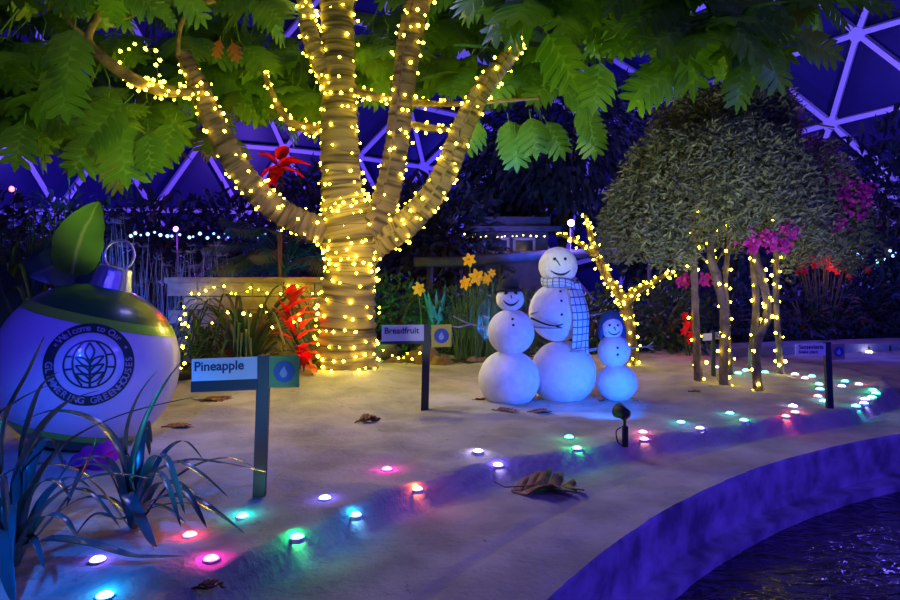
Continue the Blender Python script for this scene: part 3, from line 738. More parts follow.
# ------------------------------------------------------------------ ornament
def ornament():
    Y = 5.35; s = Y / F; c = P(89, 366, Y); R = 85 * s; tilt = math.radians(13)
    Rt = Matrix.Rotation(tilt, 3, 'Y') @ Matrix.Rotation(math.radians(-5), 3, 'X')
    base = G(100, 462); t = thing('christmas_ornament', 'giant white and green bauble with a round greenhouse logo', 'ornament', (c.x, c.y, c.z - R))

    def shell(z0, z1, m, name, par, rr=1.0, n=72, k=30):
        mb = MB(); vs = []
        for j in range(k + 1):
            z = z0 + (z1 - z0) * j / k; z = max(-1, min(1, z)); q = math.sqrt(max(0, 1 - abs(z) ** 2.15))
            for i in range(n):
                a = 2 * PI * i / n; vs.append(c + Rt @ V((q * math.cos(a), q * math.sin(a), z * .97)) * R * rr)
        mb.add(vs, [(j * n + i, j * n + (i + 1) % n, (j + 1) * n + (i + 1) % n, (j + 1) * n + i) for j in range(k) for i in range(n)])
        return mb.build(name, m, par)
    shell(-.66, .56, M['ballwhite'], 'white_shell', t); shell(.56, .66, M['balllime'], 'lime_band', t, 1.004, k=6); shell(.66, .985, M['ballgreen'], 'green_shell', t, k=24)
    shell(-.74, -.66, M['balllime'], 'lime_band', t, 1.004, k=6); shell(-1, -.74, M['ballgreen'], 'green_shell', t)
    # cap and hanging loop
    ax = Rt @ V((0, 0, 1)); top = c + ax * R * .93; u = Rt @ V((1, 0, 0)); w_ = Rt @ V((0, 1, 0)); n = 48; vs = []
    prof = [(.15, 0), (.145, .03), (.125, .12), (.118, .165), (.108, .175), (0.01, .178)]
    for r, z in prof:
        for i in range(n):
            a = 2 * PI * i / n; rr = r * (1 + (.03 * math.sin(a * 16) if r > .1 else 0)); vs.append(top + ax * z + (u * math.cos(a) + w_ * math.sin(a)) * rr)
    mb = MB(); mb.add(vs, [(j * n + i, j * n + (i + 1) % n, (j + 1) * n + (i + 1) % n, (j + 1) * n + i) for j in range(len(prof) - 1) for i in range(n)])
    cap = mb.build('cap', M['silver'], t)
    mb = MB(); cc = top + ax * .27
    mb.tube([cc + (u * math.cos(2 * PI * k / 32) + ax * math.sin(2 * PI * k / 32)) * .115 for k in range(33)], .011, 8, cap=False); mb.build('loop', M['silver'], cap)
    # logo wrapped on the shell, centred at the photo's place
    # frame of the printed side: it faces the visitor, slightly up and to the left of the axis
    fw = (V((0.05, 0, CAM_Z)) - c).normalized(); ux = V((0, 0, 1)).cross(fw).normalized(); uz = fw.cross(ux).normalized()
    k_ = s * .83; RtI = Rt.inverted(); O = ux * (-0 * k_) + uz * (2 * k_)

    def onball(x, z, off=.004):
        w0 = O + ux * x + uz * z; lo, hi = 0, R
        for _ in range(22):
            y = (lo + hi) / 2; q = RtI @ (w0 + fw * y) / R; z_ = q.z / .97
            if (q.x ** 2 + q.y ** 2) + abs(z_) ** 2.15 - 1 > 0: hi = y
            else: lo = y
        return c + w0 + fw * (lo + off)

    def annulus(mb, r0, r1, n=72, a0=0, a1=2 * PI, cx=0, cz=0, k=3, sx=1):
        vs = []
        for i in range(n + 1):
            a = a0 + (a1 - a0) * i / n
            for j in range(k + 1):
                r = r0 + (r1 - r0) * j / k; vs.append(onball((cx + sx * r * math.cos(a)), cz + r * math.sin(a)))
        mb.add(vs, [(i * (k + 1) + j, i * (k + 1) + j + 1, (i + 1) * (k + 1) + j + 1, (i + 1) * (k + 1) + j) for i in range(n) for j in range(k)])
    lg = MB(); annulus(lg, 34 * k_, 44.5 * k_); annulus(lg, 24 * k_, 26 * k_, k=1)
    q = 25 * k_
    for cx, sx in ((0, .62), (0, .62)):
        pass
    def stroke(pts, wd):
        pts = cr(pts, 8); vs = []
        for i, p in enumerate(pts):
            a, b = pts[max(i - 1, 0)], pts[min(i + 1, len(pts) - 1)]; tx, tz = b[0] - a[0], b[1] - a[1]; l = math.hypot(tx, tz) or 1
            nx, nz = -tz / l * wd / 2, tx / l * wd / 2
            vs += [onball(p[0] * q + nx, p[1] * q + nz), onball(p[0] * q - nx, p[1] * q - nz)]
        lg.add(vs, [(2 * i, 2 * i + 1, 2 * i + 3, 2 * i + 2) for i in range(len(pts) - 1)])
    wd = 2.1 * k_
    stroke([(0, -.98), (0, -.3), (0, .1)], wd * 1.3)
    for sx in (-1, 1):
        stroke([(sx * .25, .96), (sx * .58, .5), (sx * .66, 0), (sx * .56, -.45), (sx * .3, -.9)], wd)
        stroke([(sx * .92, .38), (sx * .6, .36)], wd); stroke([(sx * .97, -.18), (sx * .66, -.16)], wd)
        for z0 in (.0, -.35, -.7):    # leaf pairs
            stroke([(0, z0 - .12), (sx * .3, z0 + .02), (sx * .55, z0 + .32)], wd); stroke([(sx * .55, z0 + .32), (sx * .22, z0 + .26), (0, z0 + .02)], wd)
        stroke([(0, .92), (sx * .17, .6), (sx * .14, .38), (0, .12)], wd)
    logo = lg.build('logo', M['logo'], t)
    tx = MB()

    def arc_text(txt, size, r, mid, span, top_):
        n = len(txt)
        for i, ch in enumerate(txt):
            if ch == ' ': continue
            f = (i + .5) / n - .5; a = mid - f * span if top_ else mid + f * span
            vs, fs = text_geo(ch, size, 0)
            ph = a - PI / 2 if top_ else a + PI / 2
            cs, sn = math.cos(ph), math.sin(ph); ox, oz = r * math.cos(a), r * math.sin(a)
            tx.add([onball(ox + v.x * cs - v.y * sn, oz + v.x * sn + v.y * cs, .008) for v in vs], fs)
    arc_text('Welcome to Our', 9.5 * k_, 39.2 * k_, math.radians(88), math.radians(98), True)
    arc_text('GLIMMERING GREENHOUSES', 9.5 * k_, 39.2 * k_, math.radians(271), math.radians(196), False)
    for a in (math.radians(146), math.radians(24)):
        vs, fs = text_geo('+', 8 * k_, 0); tx.add([onball(39 * k_ * math.cos(a) + v.x, 39 * k_ * math.sin(a) + v.y, .008) for v in vs], fs)
    tx.build('lettering', M['logotext'], logo, smooth=False)


ornament()


# ------------------------------------------------------------------ signs
def sign(label, px, py_top, py_base, name_box, strip, sq_box, name, txt_size, face, square, name2=None, lean=0, pw=None, rz=0, mark='leaf'):
    b = G(px[1], py_base); Y = b.y; s = Y / F
    t = thing('plant_sign', label, 'sign', b, 'plant name signs on posts')
    top = P(px[0], py_top, Y); w_ = pw * s
    # a square post turned to face the viewer
    m = MB(); d = top - b; n = 2
    for p in (0,):
        h = w_ / 2
        vs = [q + V((x * h, y * .022, 0)) for q in (b - V((0, 0, .08)), top) for x, y in ((-1, -1), (1, -1), (1, 1), (-1, 1))]
        m.add(vs, [(3, 2, 1, 0), (4, 5, 6, 7), (0, 1, 5, 4), (1, 2, 6, 5), (2, 3, 7, 6), (3, 0, 4, 7)])
    m.build('post', M['dark_metal'], t, smooth=False)

    def plate(corners, yoff, th):
        vs = [P(a, b_, Y) + V((0, y, 0)) for y in (yoff, yoff + th) for a, b_ in corners]
        mb = MB(); mb.add(vs, [(0, 1, 2, 3), (7, 6, 5, 4), (0, 4, 5, 1), (1, 5, 6, 2), (2, 6, 7, 3), (3, 7, 4, 0)]); return mb
    x0, yl, yr, x1, hb = name_box   # left x, left top, right top, right x, height
    fr = plate([(x0, yl), (x1, yr), (x1, yr + hb), (x0, yl + hb)], -.03, .012).build('name_panel', M[face], t, smooth=False)
    if strip: plate([(x0 - 1, yl + hb), (x1, yr + hb), (x1, yr + hb + strip), (x0 - 1, yl + hb + strip)], -.028, .012).build('lower_panel', M['signstrip'], t, smooth=False)
    if not name: name = None
    vs, fs = text_geo(name or '-', txt_size * s, .001)
    sl = (yr - yl) / (x1 - x0); mb = MB(); wx = max(v.x for v in vs) - min(v.x for v in vs); mnx = min(v.x for v in vs)
    cy = hb * (.36 if not name2 else .28)
    for (vv, ff, c_) in [(vs, fs, cy)] + ([text_geo(name2, txt_size * s * .75, .001) + (hb * .7,)] if name2 else []):
        mn = min(v.x for v in vv)
        mb.add([P(x0 + 3, yl + c_, Y) + V((v.x - mn, -.032 - v.z, v.y - (v.x - mn) * sl)) for v in vv], ff)
    if name: mb.build('lettering', M['ink'], fr, smooth=False)
    a0, b0, a1, b1 = sq_box
    sq = plate([(a0, b0), (a1, b0 - 1), (a1, b1 - .5), (a0, b1)], -.03, .012).build('badge_panel', M[square], t, smooth=False)
    c = P((a0 + a1) / 2, (b0 + b1) / 2 - .5, Y) + V((0, -.033, 0)); r = (b1 - b0) * .34 * s
    mb = MB(); mb.tube([c + V((0, .004, 0)), c - V((0, .002, 0))], r, 24); em = mb.build('emblem', M['signblue'], sq, smooth=False)
    mb = MB(); q = [(-.35, -.5), (-.1, -.7), (.3, -.55), (.45, -.1), (.2, .3), (.08, .75), (-.15, .4), (-.4, .1), (-.5, -.2)]
    mb.add([c + V((x * r * .8, -.004, z * r * .8)) for x, z in q], [tuple(range(len(q)))]); mb.build('emblem_mark', M['signmark'], em, smooth=False)
    return t


sign('nearest plant name sign on a dark post reading Pineapple, with green badge', (264.5, 259), 355, 496, (193.5, 358.5, 356, 258.5, 22), 11, (270.5, 356, 300, 387), 'Pineapple', 13, 'signwhite', 'signgreen', pw=12)
sign('plant name sign reading Breadfruit with yellow badge, right of the trunk', (427, 424.5), 324, 410, (382, 325, 324.5, 424, 16), 3, (431.5, 325, 451.5, 347), 'Breadfruit', 8.5, 'signwhite', 'signyellow', pw=7.5)
sign('small plant sign with two lines and tan badge by the looped ground lights', (827, 830), 342, 408, (794, 343.5, 343.5, 824, 11.5), 0, (831, 344, 843, 359.5), 'Sansevieria', 5.6, 'signwhite', 'signtan', 'Snake plant', pw=6)
sign('farthest small plant sign between the weeping tree trunks', (713, 713.5), 331, 376, (702, 333.5, 333, 711, 7), 0, (714.5, 332, 720.5, 339), '', 4, 'signwhite', 'signtan', pw=3.5)


# ------------------------------------------------------------------ ground lights
def puck_mesh(key):
    mb = MB(); n = 16; prof = [(.034, .0), (.033, .006), (.026, .012), (.014, .016), (.0, .017)]
    vs = [(r * math.cos(2 * PI * i / n), r * math.sin(2 * PI * i / n), z) for r, z in prof for i in range(n)]
    mb.add(vs, [(j * n + i, j * n + (i + 1) % n, (j + 1) * n + (i + 1) % n, (j + 1) * n + i) for j in range(len(prof) - 1) for i in range(n)])
    me = bpy.data.meshes.new('lens_' + key); me.from_pydata(mb.v, [], mb.f); me.materials.append(M[key]); me.polygons.foreach_set('use_smooth', [True] * len(me.polygons)); return me


def ring_mesh():
    mb = MB(); n = 16; prof = [(.034, .004), (.039, .003), (.041, -.02)]
    vs = [(r * math.cos(2 * PI * i / n), r * math.sin(2 * PI * i / n), z) for r, z in prof for i in range(n)]
    mb.add(vs, [(j * n + i, (j + 1) * n + i, (j + 1) * n + (i + 1) % n, j * n + (i + 1) % n) for j in range(len(prof) - 1) for i in range(n)])
    me = bpy.data.meshes.new('rim'); me.from_pydata(mb.v, [], mb.f); me.materials.append(M['white_paint']); return me


LG = [(243, 516, 'cyan', 'cyan ground light beside the foot of the Pineapple sign post'), (190, 535, 'ledred', 'red ground light under the tips of the strap leaves'),
      (211, 559, 'magentaled', 'magenta ground light between the strap leaves and the curled dry leaf'), (98, 560, 'violet', 'violet-blue ground light under the low dark strap leaf'),
      (105, 596, 'skyblue', 'sky blue ground light at the bottom edge, nearest of all'), (297, 537, 'green', 'green ground light nearest the sand ridge, right of the Pineapple post'),
      (325, 498, 'violet', 'violet-white ground light right of the Pineapple post, up from the green one'), (355, 515, 'skyblue', 'blue ground light tucked against the sand ridge'),
      (387, 469, 'magentaled', 'pink-red ground light in open sand below the small dry leaf'), (417, 489, 'orange', 'orange-red ground light at the sand ridge left of the big dead leaf'),
      (478, 451, 'white', 'white ground light upper left of the big dead leaf'), (498, 465, 'violet', 'violet ground light just above the big dead leaf'),
      (569, 437, 'green', 'green ground light below the tallest snowman, upper of the pair'), (577, 448, 'green', 'green ground light below the tallest snowman, lower of the pair'),
      (643, 432, 'pink', 'pink ground light right of the stake spotlight, upper of the pair'), (644, 439, 'pink', 'pink ground light right of the stake spotlight, lower of the pair'),
      (681, 422, 'cyan', 'cyan ground light between the stake spotlight and the weeping tree'), (700, 428, 'violet', 'violet ground light at the sand ridge below the weeping tree'),
      (730, 413, 'cyan', 'cyan ground light just below the weeping tree trunks'), (744, 420, 'green', 'teal ground light below the rightmost front trunk'),
      (793, 406, 'white', 'white ground light on top of a cluster of three near the tan-badged sign'), (795, 412, 'pink', 'pink ground light, middle one of three left of the tan-badged sign'),
      (786, 416, 'ledred', 'red ground light lowest of three left of the tan-badged sign'), (795, 374, 'white', 'white ground light at the back of the loop, right of the trunks'),
      (805, 378, 'pink', 'pink ground light at the back left of the loop'), (812, 376, 'cyan', 'cyan ground light at the back of the loop behind the sign'),
      (819, 384, 'green', 'green ground light touching the left of the tan-badged sign post'), (820, 389, 'cyan', 'cyan ground light left of the post between green and red'),
      (818, 396, 'ledred', 'red ground light left of the tan-badged sign post'), (824, 401, 'cyan', 'cyan ground light at the foot of the tan-badged sign post'),
      (845, 381, 'cyan', 'cyan ground light inside the loop, right of the post top row'), (842, 386, 'white', 'white ground light inside the loop, right of the post'),
      (859, 384, 'pink', 'pinkish ground light at the top right of the loop'), (873, 390, 'green', 'green ground light at the far right end of the loop, uppermost'),
      (876, 393, 'cyan', 'cyan ground light at the far right end of the loop, outermost'), (872, 397, 'green', 'green ground light at the far right end of the loop, lowest'),
      (865, 399, 'white', 'white ground light lower right of the loop, upper of two'), (864, 403, 'violet', 'violet ground light lower right of the loop, lower of two'),
      (856, 406, 'cyan', 'cyan ground light at the bottom of the loop on the ridge'), (738, 373, 'cyan', 'cyan ground light seen between the weeping tree trunks, left one'),
      (746, 370, 'cyan', 'cyan ground light between the weeping tree trunks, farther one'), (765, 372, 'cyan', 'cyan ground light just right of the twisted front trunk'),
      (717, 367, 'violet', 'violet ground light beside the farthest sign post')]
LEDC = dict(cyan=(0, .8, .75), green=(0, 1, .25), ledred=(1, .03, .03), magentaled=(1, .02, .6), violet=(.15, .1, 1), skyblue=(0, .3, 1), orange=(1, .12, .02), white=(.5, .45, 1), pink=(1, .15, .4))
PUCK = {}; RING = ring_mesh()
for px, py, key, lab in LG:
    if key not in PUCK: PUCK[key] = puck_mesh(key)
    p = G(px, py + 1); t = thing('ground_light', lab, 'ground light', p + V((0, 0, .004)), 'coloured ground lights strewn on the sand')
    for nm, me in (('lens', PUCK[key]), ('rim', RING)):
        o = bpy.data.objects.new(nm, me); C.objects.link(o); o.parent = t
        if py < 410: o.scale = (1.15, 1.15, 1.3)
    li = lamp('glow', 'POINT', (0, 0, .035), None, LEDC[key], .9 if py > 440 else .45, .012); li.parent = t
for px, py, Y, key, lab in [(869, 352, 12.0, 'white', 'white light on the far walkway, leftmost of three'), (890, 353, 12.2, 'green', 'green light on the far walkway, middle of three'),
                            (897, 354, 12.4, 'ledred', 'red light on the far walkway at the right edge')]:
    p = P(px, py, Y); m = MB(); m.tube([V((p.x, p.y, .1)), p], .012, 6)
    t = thing('path_light', lab, 'path light', (p.x, p.y, .1), 'far path lights'); m.build('stake', M['black'], t)
    o = bpy.data.objects.new('lens', PUCK[key]); C.objects.link(o); o.parent = t; o.location = (0, 0, p.z - .1); o.scale = (1.6, 1.6, 1.6)


# ------------------------------------------------------------------ stake spotlight
def stake():
    b = G(625, 444); s = b.y / F; t = thing('stake_spotlight', 'small black spotlight on a stake in front of the smallest snowman', 'spotlight', b)
    m = MB(); m.box(b + V((0, 0, .06)), (.04, .04, .16)); m.build('stake', M['black'], t, smooth=False)
    m = MB(); a = b + V((-.015, 0, .24)); d = V((-.35, .8, .15)).normalized()
    m.tube([a - d * .05, a - d * .04, a + d * .02, a + d * .06, a + d * .06, a + d * .03], [.02, .045, .05, .06, .048, .04], 20); m.build('lamp_head', M['black'], t)
    m = MB(); m.tube([b + V((0, 0, .13)), a + V((.01, 0, -.02))], .012, 8); m.build('bracket', M['black'], t)
    m = MB(); m.tube(cr([tuple(b + V((-.03, 0, .13))), tuple(b + V((-.07, -.01, .1))), tuple(b + V((-.06, -.02, .02))), tuple(b + V((-.02, -.02, -.01)))], 6), .005, 6); m.build('cable', M['black'], t)


stake()


# ------------------------------------------------------------------ weeping tree
def weeping():
    s0 = 8.2; base = G(725, 388); t = thing('weeping_tree', 'weeping tree with dense curly grey-green crown on slender crooked trunks', 'tree', base)
    rng = random.Random(11)
    trunks = [[(699, 388, 8.1, 9), (697, 350, 8.1, 8), (695, 300, 8.1, 7), (694, 250, 8.2, 7), (696, 200, 8.3, 6), (712, 160, 8.5, 6)],
              [(730, 394, 7.9, 13), (724, 385, 7.9, 10), (724, 350, 7.9, 9), (724, 310, 7.9, 9), (716, 275, 8.0, 9), (711, 255, 8.0, 8), (714, 225, 8.2, 8), (728, 185, 8.4, 8)],
              [(760, 402, 7.6, 10), (757, 380, 7.6, 9), (757, 345, 7.6, 8), (766, 320, 7.8, 8), (767, 300, 7.9, 8), (761, 275, 8.0, 8), (754, 250, 8.1, 8), (746, 200, 8.4, 8)],
              [(751, 376, 8.9, 8), (752, 350, 8.7, 7), (756, 310, 8.5, 7), (754, 270, 8.4, 7), (752, 230, 8.4, 7), (750, 190, 8.5, 7)],
              [(780, 382, 8.7, 7), (780, 360, 8.7, 6), (777, 320, 8.6, 6), (776, 285, 8.5, 6), (776, 250, 8.5, 6), (768, 190, 8.5, 6)],
              [(731, 380, 8.5, 6), (729, 350, 8.4, 5), (727, 310, 8.4, 5), (726, 270, 8.4, 5), (734, 210, 8.5, 5)]]
    Ls = []
    for tr in trunks:
        pts = [list(P(a, b, y)) + [w_ * y / F / 2] for a, b, y, w_ in tr]; g = G(tr[0][0], tr[0][1]) if False else None
        pts[0][2] = min(pts[0][2], H(pts[0][0], pts[0][1]) - .03)
        c = cr(pts, 7); m = MB(); m.tube(c, [q[3] * (1 + .12 * noise.noise(V((q[0] * 7, q[1], q[2] * 6)))) for q in c], 12, band=.04, bandlen=.2); m.build('trunk', M['greybark'], t); Ls.append(c)
    # branches under the crown
    m = MB(); cc = P(740, 150, 8.5)
    for k in range(26):
        a = rng.uniform(0, 2 * PI); e = cc + V((math.cos(a) * rng.uniform(.5, 1.25), math.sin(a) * rng.uniform(.4, 1.1), rng.uniform(-.5, .35))); st = V(Ls[k % 5][-1][:3])
        m.tube(cr([tuple(st - V((0, 0, .2))), tuple((st + e) / 2 + V((0, 0, .25))), tuple(e)], 5), [.022 - .0012 * i for i in range(11)], 6)
    m.build('branches', M['greybark'], t)
    # crown: hanging strands of small curled leaves
    f = MB()
    blobs = [(735, 125, 8.5, .75, .62), (675, 165, 8.3, .62, .5), (795, 178, 8.4, .62, .55), (700, 120, 8.9, .6, .5), (755, 112, 8.8, .5, .5), (735, 170, 8.0, .8, .45),
             (640, 200, 8.4, .42, .35), (655, 228, 8.3, .46, .4), (690, 225, 8.9, .4, .4), (830, 210, 8.3, .42, .42), (815, 238, 8.4, .4, .4), (622, 215, 8.5, .25, .3), (690, 190, 9.0, .6, .4), (790, 190, 9.0, .6, .5), (765, 80, 8.9, .3, .3), (835, 185, 8.8, .25, .3), (765, 190, 7.9, .6, .35)]
    for bi, (bx, by, bY, br, bl) in enumerate(blobs):
        cen = P(bx, by, bY)
        for k in range(int(190 * (br / .6) ** 2)):
            u = rng.random() ** .55; a = rng.uniform(0, 2 * PI); x = cen.x + br * u * math.cos(a); y = cen.y + br * u * math.sin(a)
            ztop = cen.z + br * .72 * math.sqrt(max(0, 1 - u * u)) + .12 * noise.noise(V((x * 3, y * 3, 4)))
            zb = ztop - rng.uniform(.15, .6) - bl * 1.5 * u * rng.uniform(.4, 1.1); px_ = 450 + x * F / y
            low = 1.5 - ((268 if px_ > 785 else (262 - (640 - px_) * .0 if px_ < 690 else 238)) + 34 * noise.noise(V((x * 7, y * 2, bi))) - HOR) * y / F
            zb = max(zb, low); n = int((ztop - zb) / .026)
            out = V((math.cos(a), math.sin(a), 0)); sw = rng.uniform(0, 6)
            for i in range(max(0, n)):
                z = ztop - (ztop - zb) * i / n
                p = V((x, y, z)) + out * (.12 * (i / n) + .02 * math.sin(i * .9 + sw)) + V((math.sin(i * .7 + sw), math.cos(i * .8 + sw), 0)) * .03
                d = V((rng.uniform(-1, 1), rng.uniform(-1, 1), rng.uniform(-.8, .5)))
                f.leaf(p, d, V((rng.uniform(-1, 1), -1, rng.uniform(0, 1))), rng.uniform(.06, .11), rng.uniform(.02, .034), .3, rng.uniform(-.6, .6))
    f.build('foliage', M['weep'], t)
    g = 'warm string lights on the weeping tree trunks'
    for i, nb, a, b, turns, lab in [(0, 14, .03, .8, 7, 'sparse warm string lights on the leftmost slender trunk of the weeping tree'), (1, 16, .1, .85, 8, 'sparse warm string lights on the thick pale trunk of the weeping tree'),
                                    (2, 22, .03, .85, 9, 'warm string lights on the crooked front trunk of the weeping tree'), (3, 10, .3, .95, 6, 'warm string lights on the straight inner trunk behind the crooked one'),
                                    (4, 22, .03, .9, 9, 'warm string lights on the rightmost slender trunk of the weeping tree'), (5, 20, .05, .9, 8, 'warm string lights on the thin trunk behind the thick pale one')]:
        c = Ls[i]; n = len(c); c = c[int(a * n):int(b * n) + 1]
        string_light(lab, helix(c, [q[3] for q in c], turns, seed=20 + i, phase=i), nb, 20 + i, group=g)
    # flowers growing through its right side
    for lab, spots in [('magenta bougainvillea spilling over the right side of the weeping crown', [(855, 205, 7.9, 16), (845, 188, 8.0, 10), (862, 192, 8.0, 9), (838, 222, 7.9, 9), (835, 180, 8.1, 7)]),
                       ('magenta bougainvillea under the middle of the weeping crown', [(770, 240, 7.4, 10), (790, 232, 7.4, 9), (752, 243, 7.4, 7), (783, 246, 7.5, 6)]),
                       ('small magenta bougainvillea low at the left of the weeping trunks', [(684, 281, 8.6, 6), (705, 279, 8.6, 6)])]:
        c0 = P(*spots[0][:3]); b = thing('bougainvillea', lab, 'flowers', c0, 'magenta flower clusters'); m = MB(); st = MB()
        for x, y, Yq, r in spots:
            for k in range(int(r * 9)):
                p = P(x + rng.gauss(0, r * .55), y + rng.gauss(0, r * .45), Yq + rng.uniform(-.12, .12)); m.leaf(p, V((rng.uniform(-1, 1), -.4, rng.uniform(-1, 1))), V((rng.uniform(-.5, .5), -1, .3)), .055, .045)
            st.tube(cr([tuple(P(x, y, Yq)), tuple(P(x * .5 + 370, y - 10, Yq + .2)), tuple(P(745, 200, 8.4))], 4), .006, 5)
        m.build('blossoms', M['magenta'], b); st.build('stems', M['wood'], b)


weeping()


# ------------------------------------------------------------------ small lit tree behind the small snowman
def small_tree():
    Y = 9.6; b = P(622, 372, Y); t = thing('small_tree', 'small bare forked tree wrapped in warm lights behind the smallest snowman', 'tree', (b.x, b.y, .08)); Ls = []
    for pp in [[(633, 372, Y, 15), (631, 345, Y, 12), (628, 320, Y, 12), (624, 300, Y, 11), (610, 282, Y, 9), (600, 262, Y, 8), (592, 240, Y, 6), (586, 215, Y, 4)],
               [(626, 305, Y, 11), (634, 292, Y, 9), (648, 286, Y, 6), (660, 278, Y, 5), (674, 272, Y, 4)], [(600, 262, Y, 6), (588, 250, Y, 5), (574, 240, Y, 4), (556, 233, Y, 3)]]:
        c = cr([tuple(P(a, q, y)) + (w_ * y / F / 2,) for a, q, y, w_ in pp], 6); m = MB(); m.tube(c, [x[3] for x in c], 10, band=.06, bandlen=.12); m.build('trunk' if not Ls else 'branch', M['wood'], t); Ls.append(c)
    for i, (nb, turns, lab) in enumerate([(78, 16, 'warm string lights up the trunk and tall fork of the small bare tree'), (30, 7, 'warm string lights on the right fork of the small bare tree'), (20, 5, 'warm string lights on the left twig above the tallest snowman')]):
        string_light(lab, helix(Ls[i], [q[3] for q in Ls[i]], turns, seed=40 + i, n=12, off=.02), nb, 40 + i, BULB, 'warm string lights on the small bare tree')


small_tree()


# ------------------------------------------------------------------ strap-leaf plants in front
def strap_plant(label, base, leaves, rng, extra=0, name='spider_lily', mt='strap', W=.024):
    t = thing(name, label, 'plant', base)
    m = MB()
    def wid(W_): return lambda u: W_ * 1.25 * (min(1, u * 5 + .55)) * (1 - u ** 3) ** .8 + .001
    for lf in leaves:
        q = cr([tuple(P(a, b, y)) for a, b, y in lf[0]], 7); m.strap(q, wid(lf[1] if len(lf) > 1 else W), .3)
    for k in range(extra):
        a = rng.uniform(0, 2 * PI); L = rng.uniform(.35, .7); hgt = rng.uniform(.15, .5); o = V((math.cos(a), math.sin(a), 0))
        q = cr([tuple(base + o * .02), tuple(base + o * L * .35 + V((0, 0, hgt * .8))), tuple(base + o * L * .75 + V((0, 0, hgt))), tuple(base + o * L * 1.1 + V((0, 0, max(.03, hgt * .6))))], 6)
        m.strap(q, wid(W * rng.uniform(.6, .9)), .3)
    m.build('leaves', M[mt], t); return t


rng = random.Random(3)
bA = G(14, 566); YA = bA.y
A = [([(14, 566, YA), (12, 500, YA + .1), (35, 440, YA + .1), (65, 405, YA + .05), (100, 390, YA)], .03),
     ([(16, 560, YA), (28, 500, YA - .05), (62, 448, YA - .1), (120, 416, YA - .12), (200, 396, YA - .1)], .022),
     ([(16, 560, YA), (30, 525, YA - .1), (70, 487, YA - .15), (110, 475, YA - .15), (152, 479, YA - .1)], .024),
     ([(14, 560, YA), (22, 510, YA - .1), (40, 484, YA - .15), (58, 483, YA - .15), (71, 500, YA - .15)], .024),
     ([(15, 556, YA), (45, 541, YA - .12), (90, 545, YA - .12), (135, 557, YA - .1), (186, 556, YA)], .03),
     ([(12, 560, YA), (6, 530, YA - .15), (4, 560, YA - .3), (14, 605, YA - .4)], .035),
     ([(12, 560, YA), (2, 480, YA), (6, 420, YA), (30, 370, YA), (45, 335, YA)], .022), ([(12, 560, YA), (18, 470, YA + .1), (36, 400, YA + .1), (50, 378, YA + .1), (60, 372, YA + .1)], .018),
     ([(12, 560, YA), (-12, 500, YA), (-10, 430, YA), (20, 400, YA), (62, 380, YA)], .02), ([(12, 560, YA), (-20, 520, YA), (-30, 460, YA), (-20, 400, YA)], .024),
     ([(16, 560, YA), (60, 510, YA), (85, 470, YA), (100, 430, YA)], .016), ([(12, 560, YA), (-10, 540, YA - .2), (-30, 560, YA - .3), (-40, 600, YA - .4)], .03),
     ([(14, 560, YA), (40, 520, YA - .3), (64, 520, YA - .35), (80, 545, YA - .35)], .02)]
strap_plant('arching blue-lit strap-leaf plant at the lower left corner', bA, A, rng, 12)
bB = G(134, 528); YB = bB.y
B = [([(134, 520, YB), (132, 470, YB), (146, 420, YB - .05), (168, 380, YB - .1), (192, 350, YB - .1)], .017),
     ([(134, 515, YB), (150, 478, YB), (185, 461, YB), (225, 464, YB), (266, 472, YB + .05)], .018),
     ([(134, 515, YB), (148, 480, YB - .05), (175, 463, YB - .1), (200, 474, YB - .12), (228, 497, YB - .12)], .024),
     ([(134, 520, YB), (155, 500, YB - .1), (188, 498, YB - .15), (215, 512, YB - .2), (245, 534, YB - .2)], .025),
     ([(134, 515, YB), (126, 494, YB - .15), (138, 515, YB - .25), (150, 540, YB - .3), (160, 557, YB - .3)], .026),
     ([(134, 515, YB), (128, 470, YB), (128, 430, YB), (140, 395, YB), (158, 370, YB)], .022), ([(134, 520, YB), (150, 506, YB), (168, 510, YB - .05), (186, 524, YB - .1)], .017),
     ([(132, 520, YB), (110, 500, YB), (80, 500, YB), (50, 520, YB), (36, 540, YB)], .018), ([(134, 515, YB), (150, 488, YB), (178, 484, YB), (205, 500, YB)], .013),
     ([(134, 515, YB), (120, 480, YB + .1), (95, 465, YB + .15), (60, 470, YB + .15)], .02), ([(134, 515, YB), (120, 520, YB - .2), (95, 515, YB - .25), (74, 538, YB - .3)], .018),
     ([(134, 515, YB), (165, 505, YB), (195, 505, YB), (222, 515, YB)], .01), ([(134, 515, YB), (118, 450, YB), (90, 420, YB), (50, 412, YB), (16, 425, YB)], .03)]
strap_plant('spreading strap-leaf plant in front of the giant bauble, its leaf tips on the sand', bB, B, rng, 11)


# ------------------------------------------------------------------ dry leaves on the sand
def dry_leaf(label, px, py, L, ang, seed, curl=.3, cat='leaf'):
    r = random.Random(seed); p = G(px, py, .03 + curl * .05); d = V((math.cos(ang), math.sin(ang), .05)); m = MB()
    breadleaf(m, V((0, 0, 0)), d, V((0, 0, 1)), L, r, 5)
    vs = []
    for v in m.v:
        v = V(v); q = v.dot(V((-d.y, d.x, 0))); vs.append((v.x, v.y, max(-.01, v.z * .25 + curl * L * (min(.16, q * q / L / L * .9) + .22 * noise.noise(v / L * 2.6 + V((seed, 0, 0))) + .06))))
    m.v = vs; o = m.build('dry_leaf', M['leafDead']); mz = sorted(v[2] for v in vs)[len(vs) // 12]; o.location = G(px, py) - V((0, 0, mz)); sm = o.modifiers.new('t', 'SOLIDIFY'); sm.thickness = .004
    tag(o, label, cat, 'dry leaves on the sand'); return o


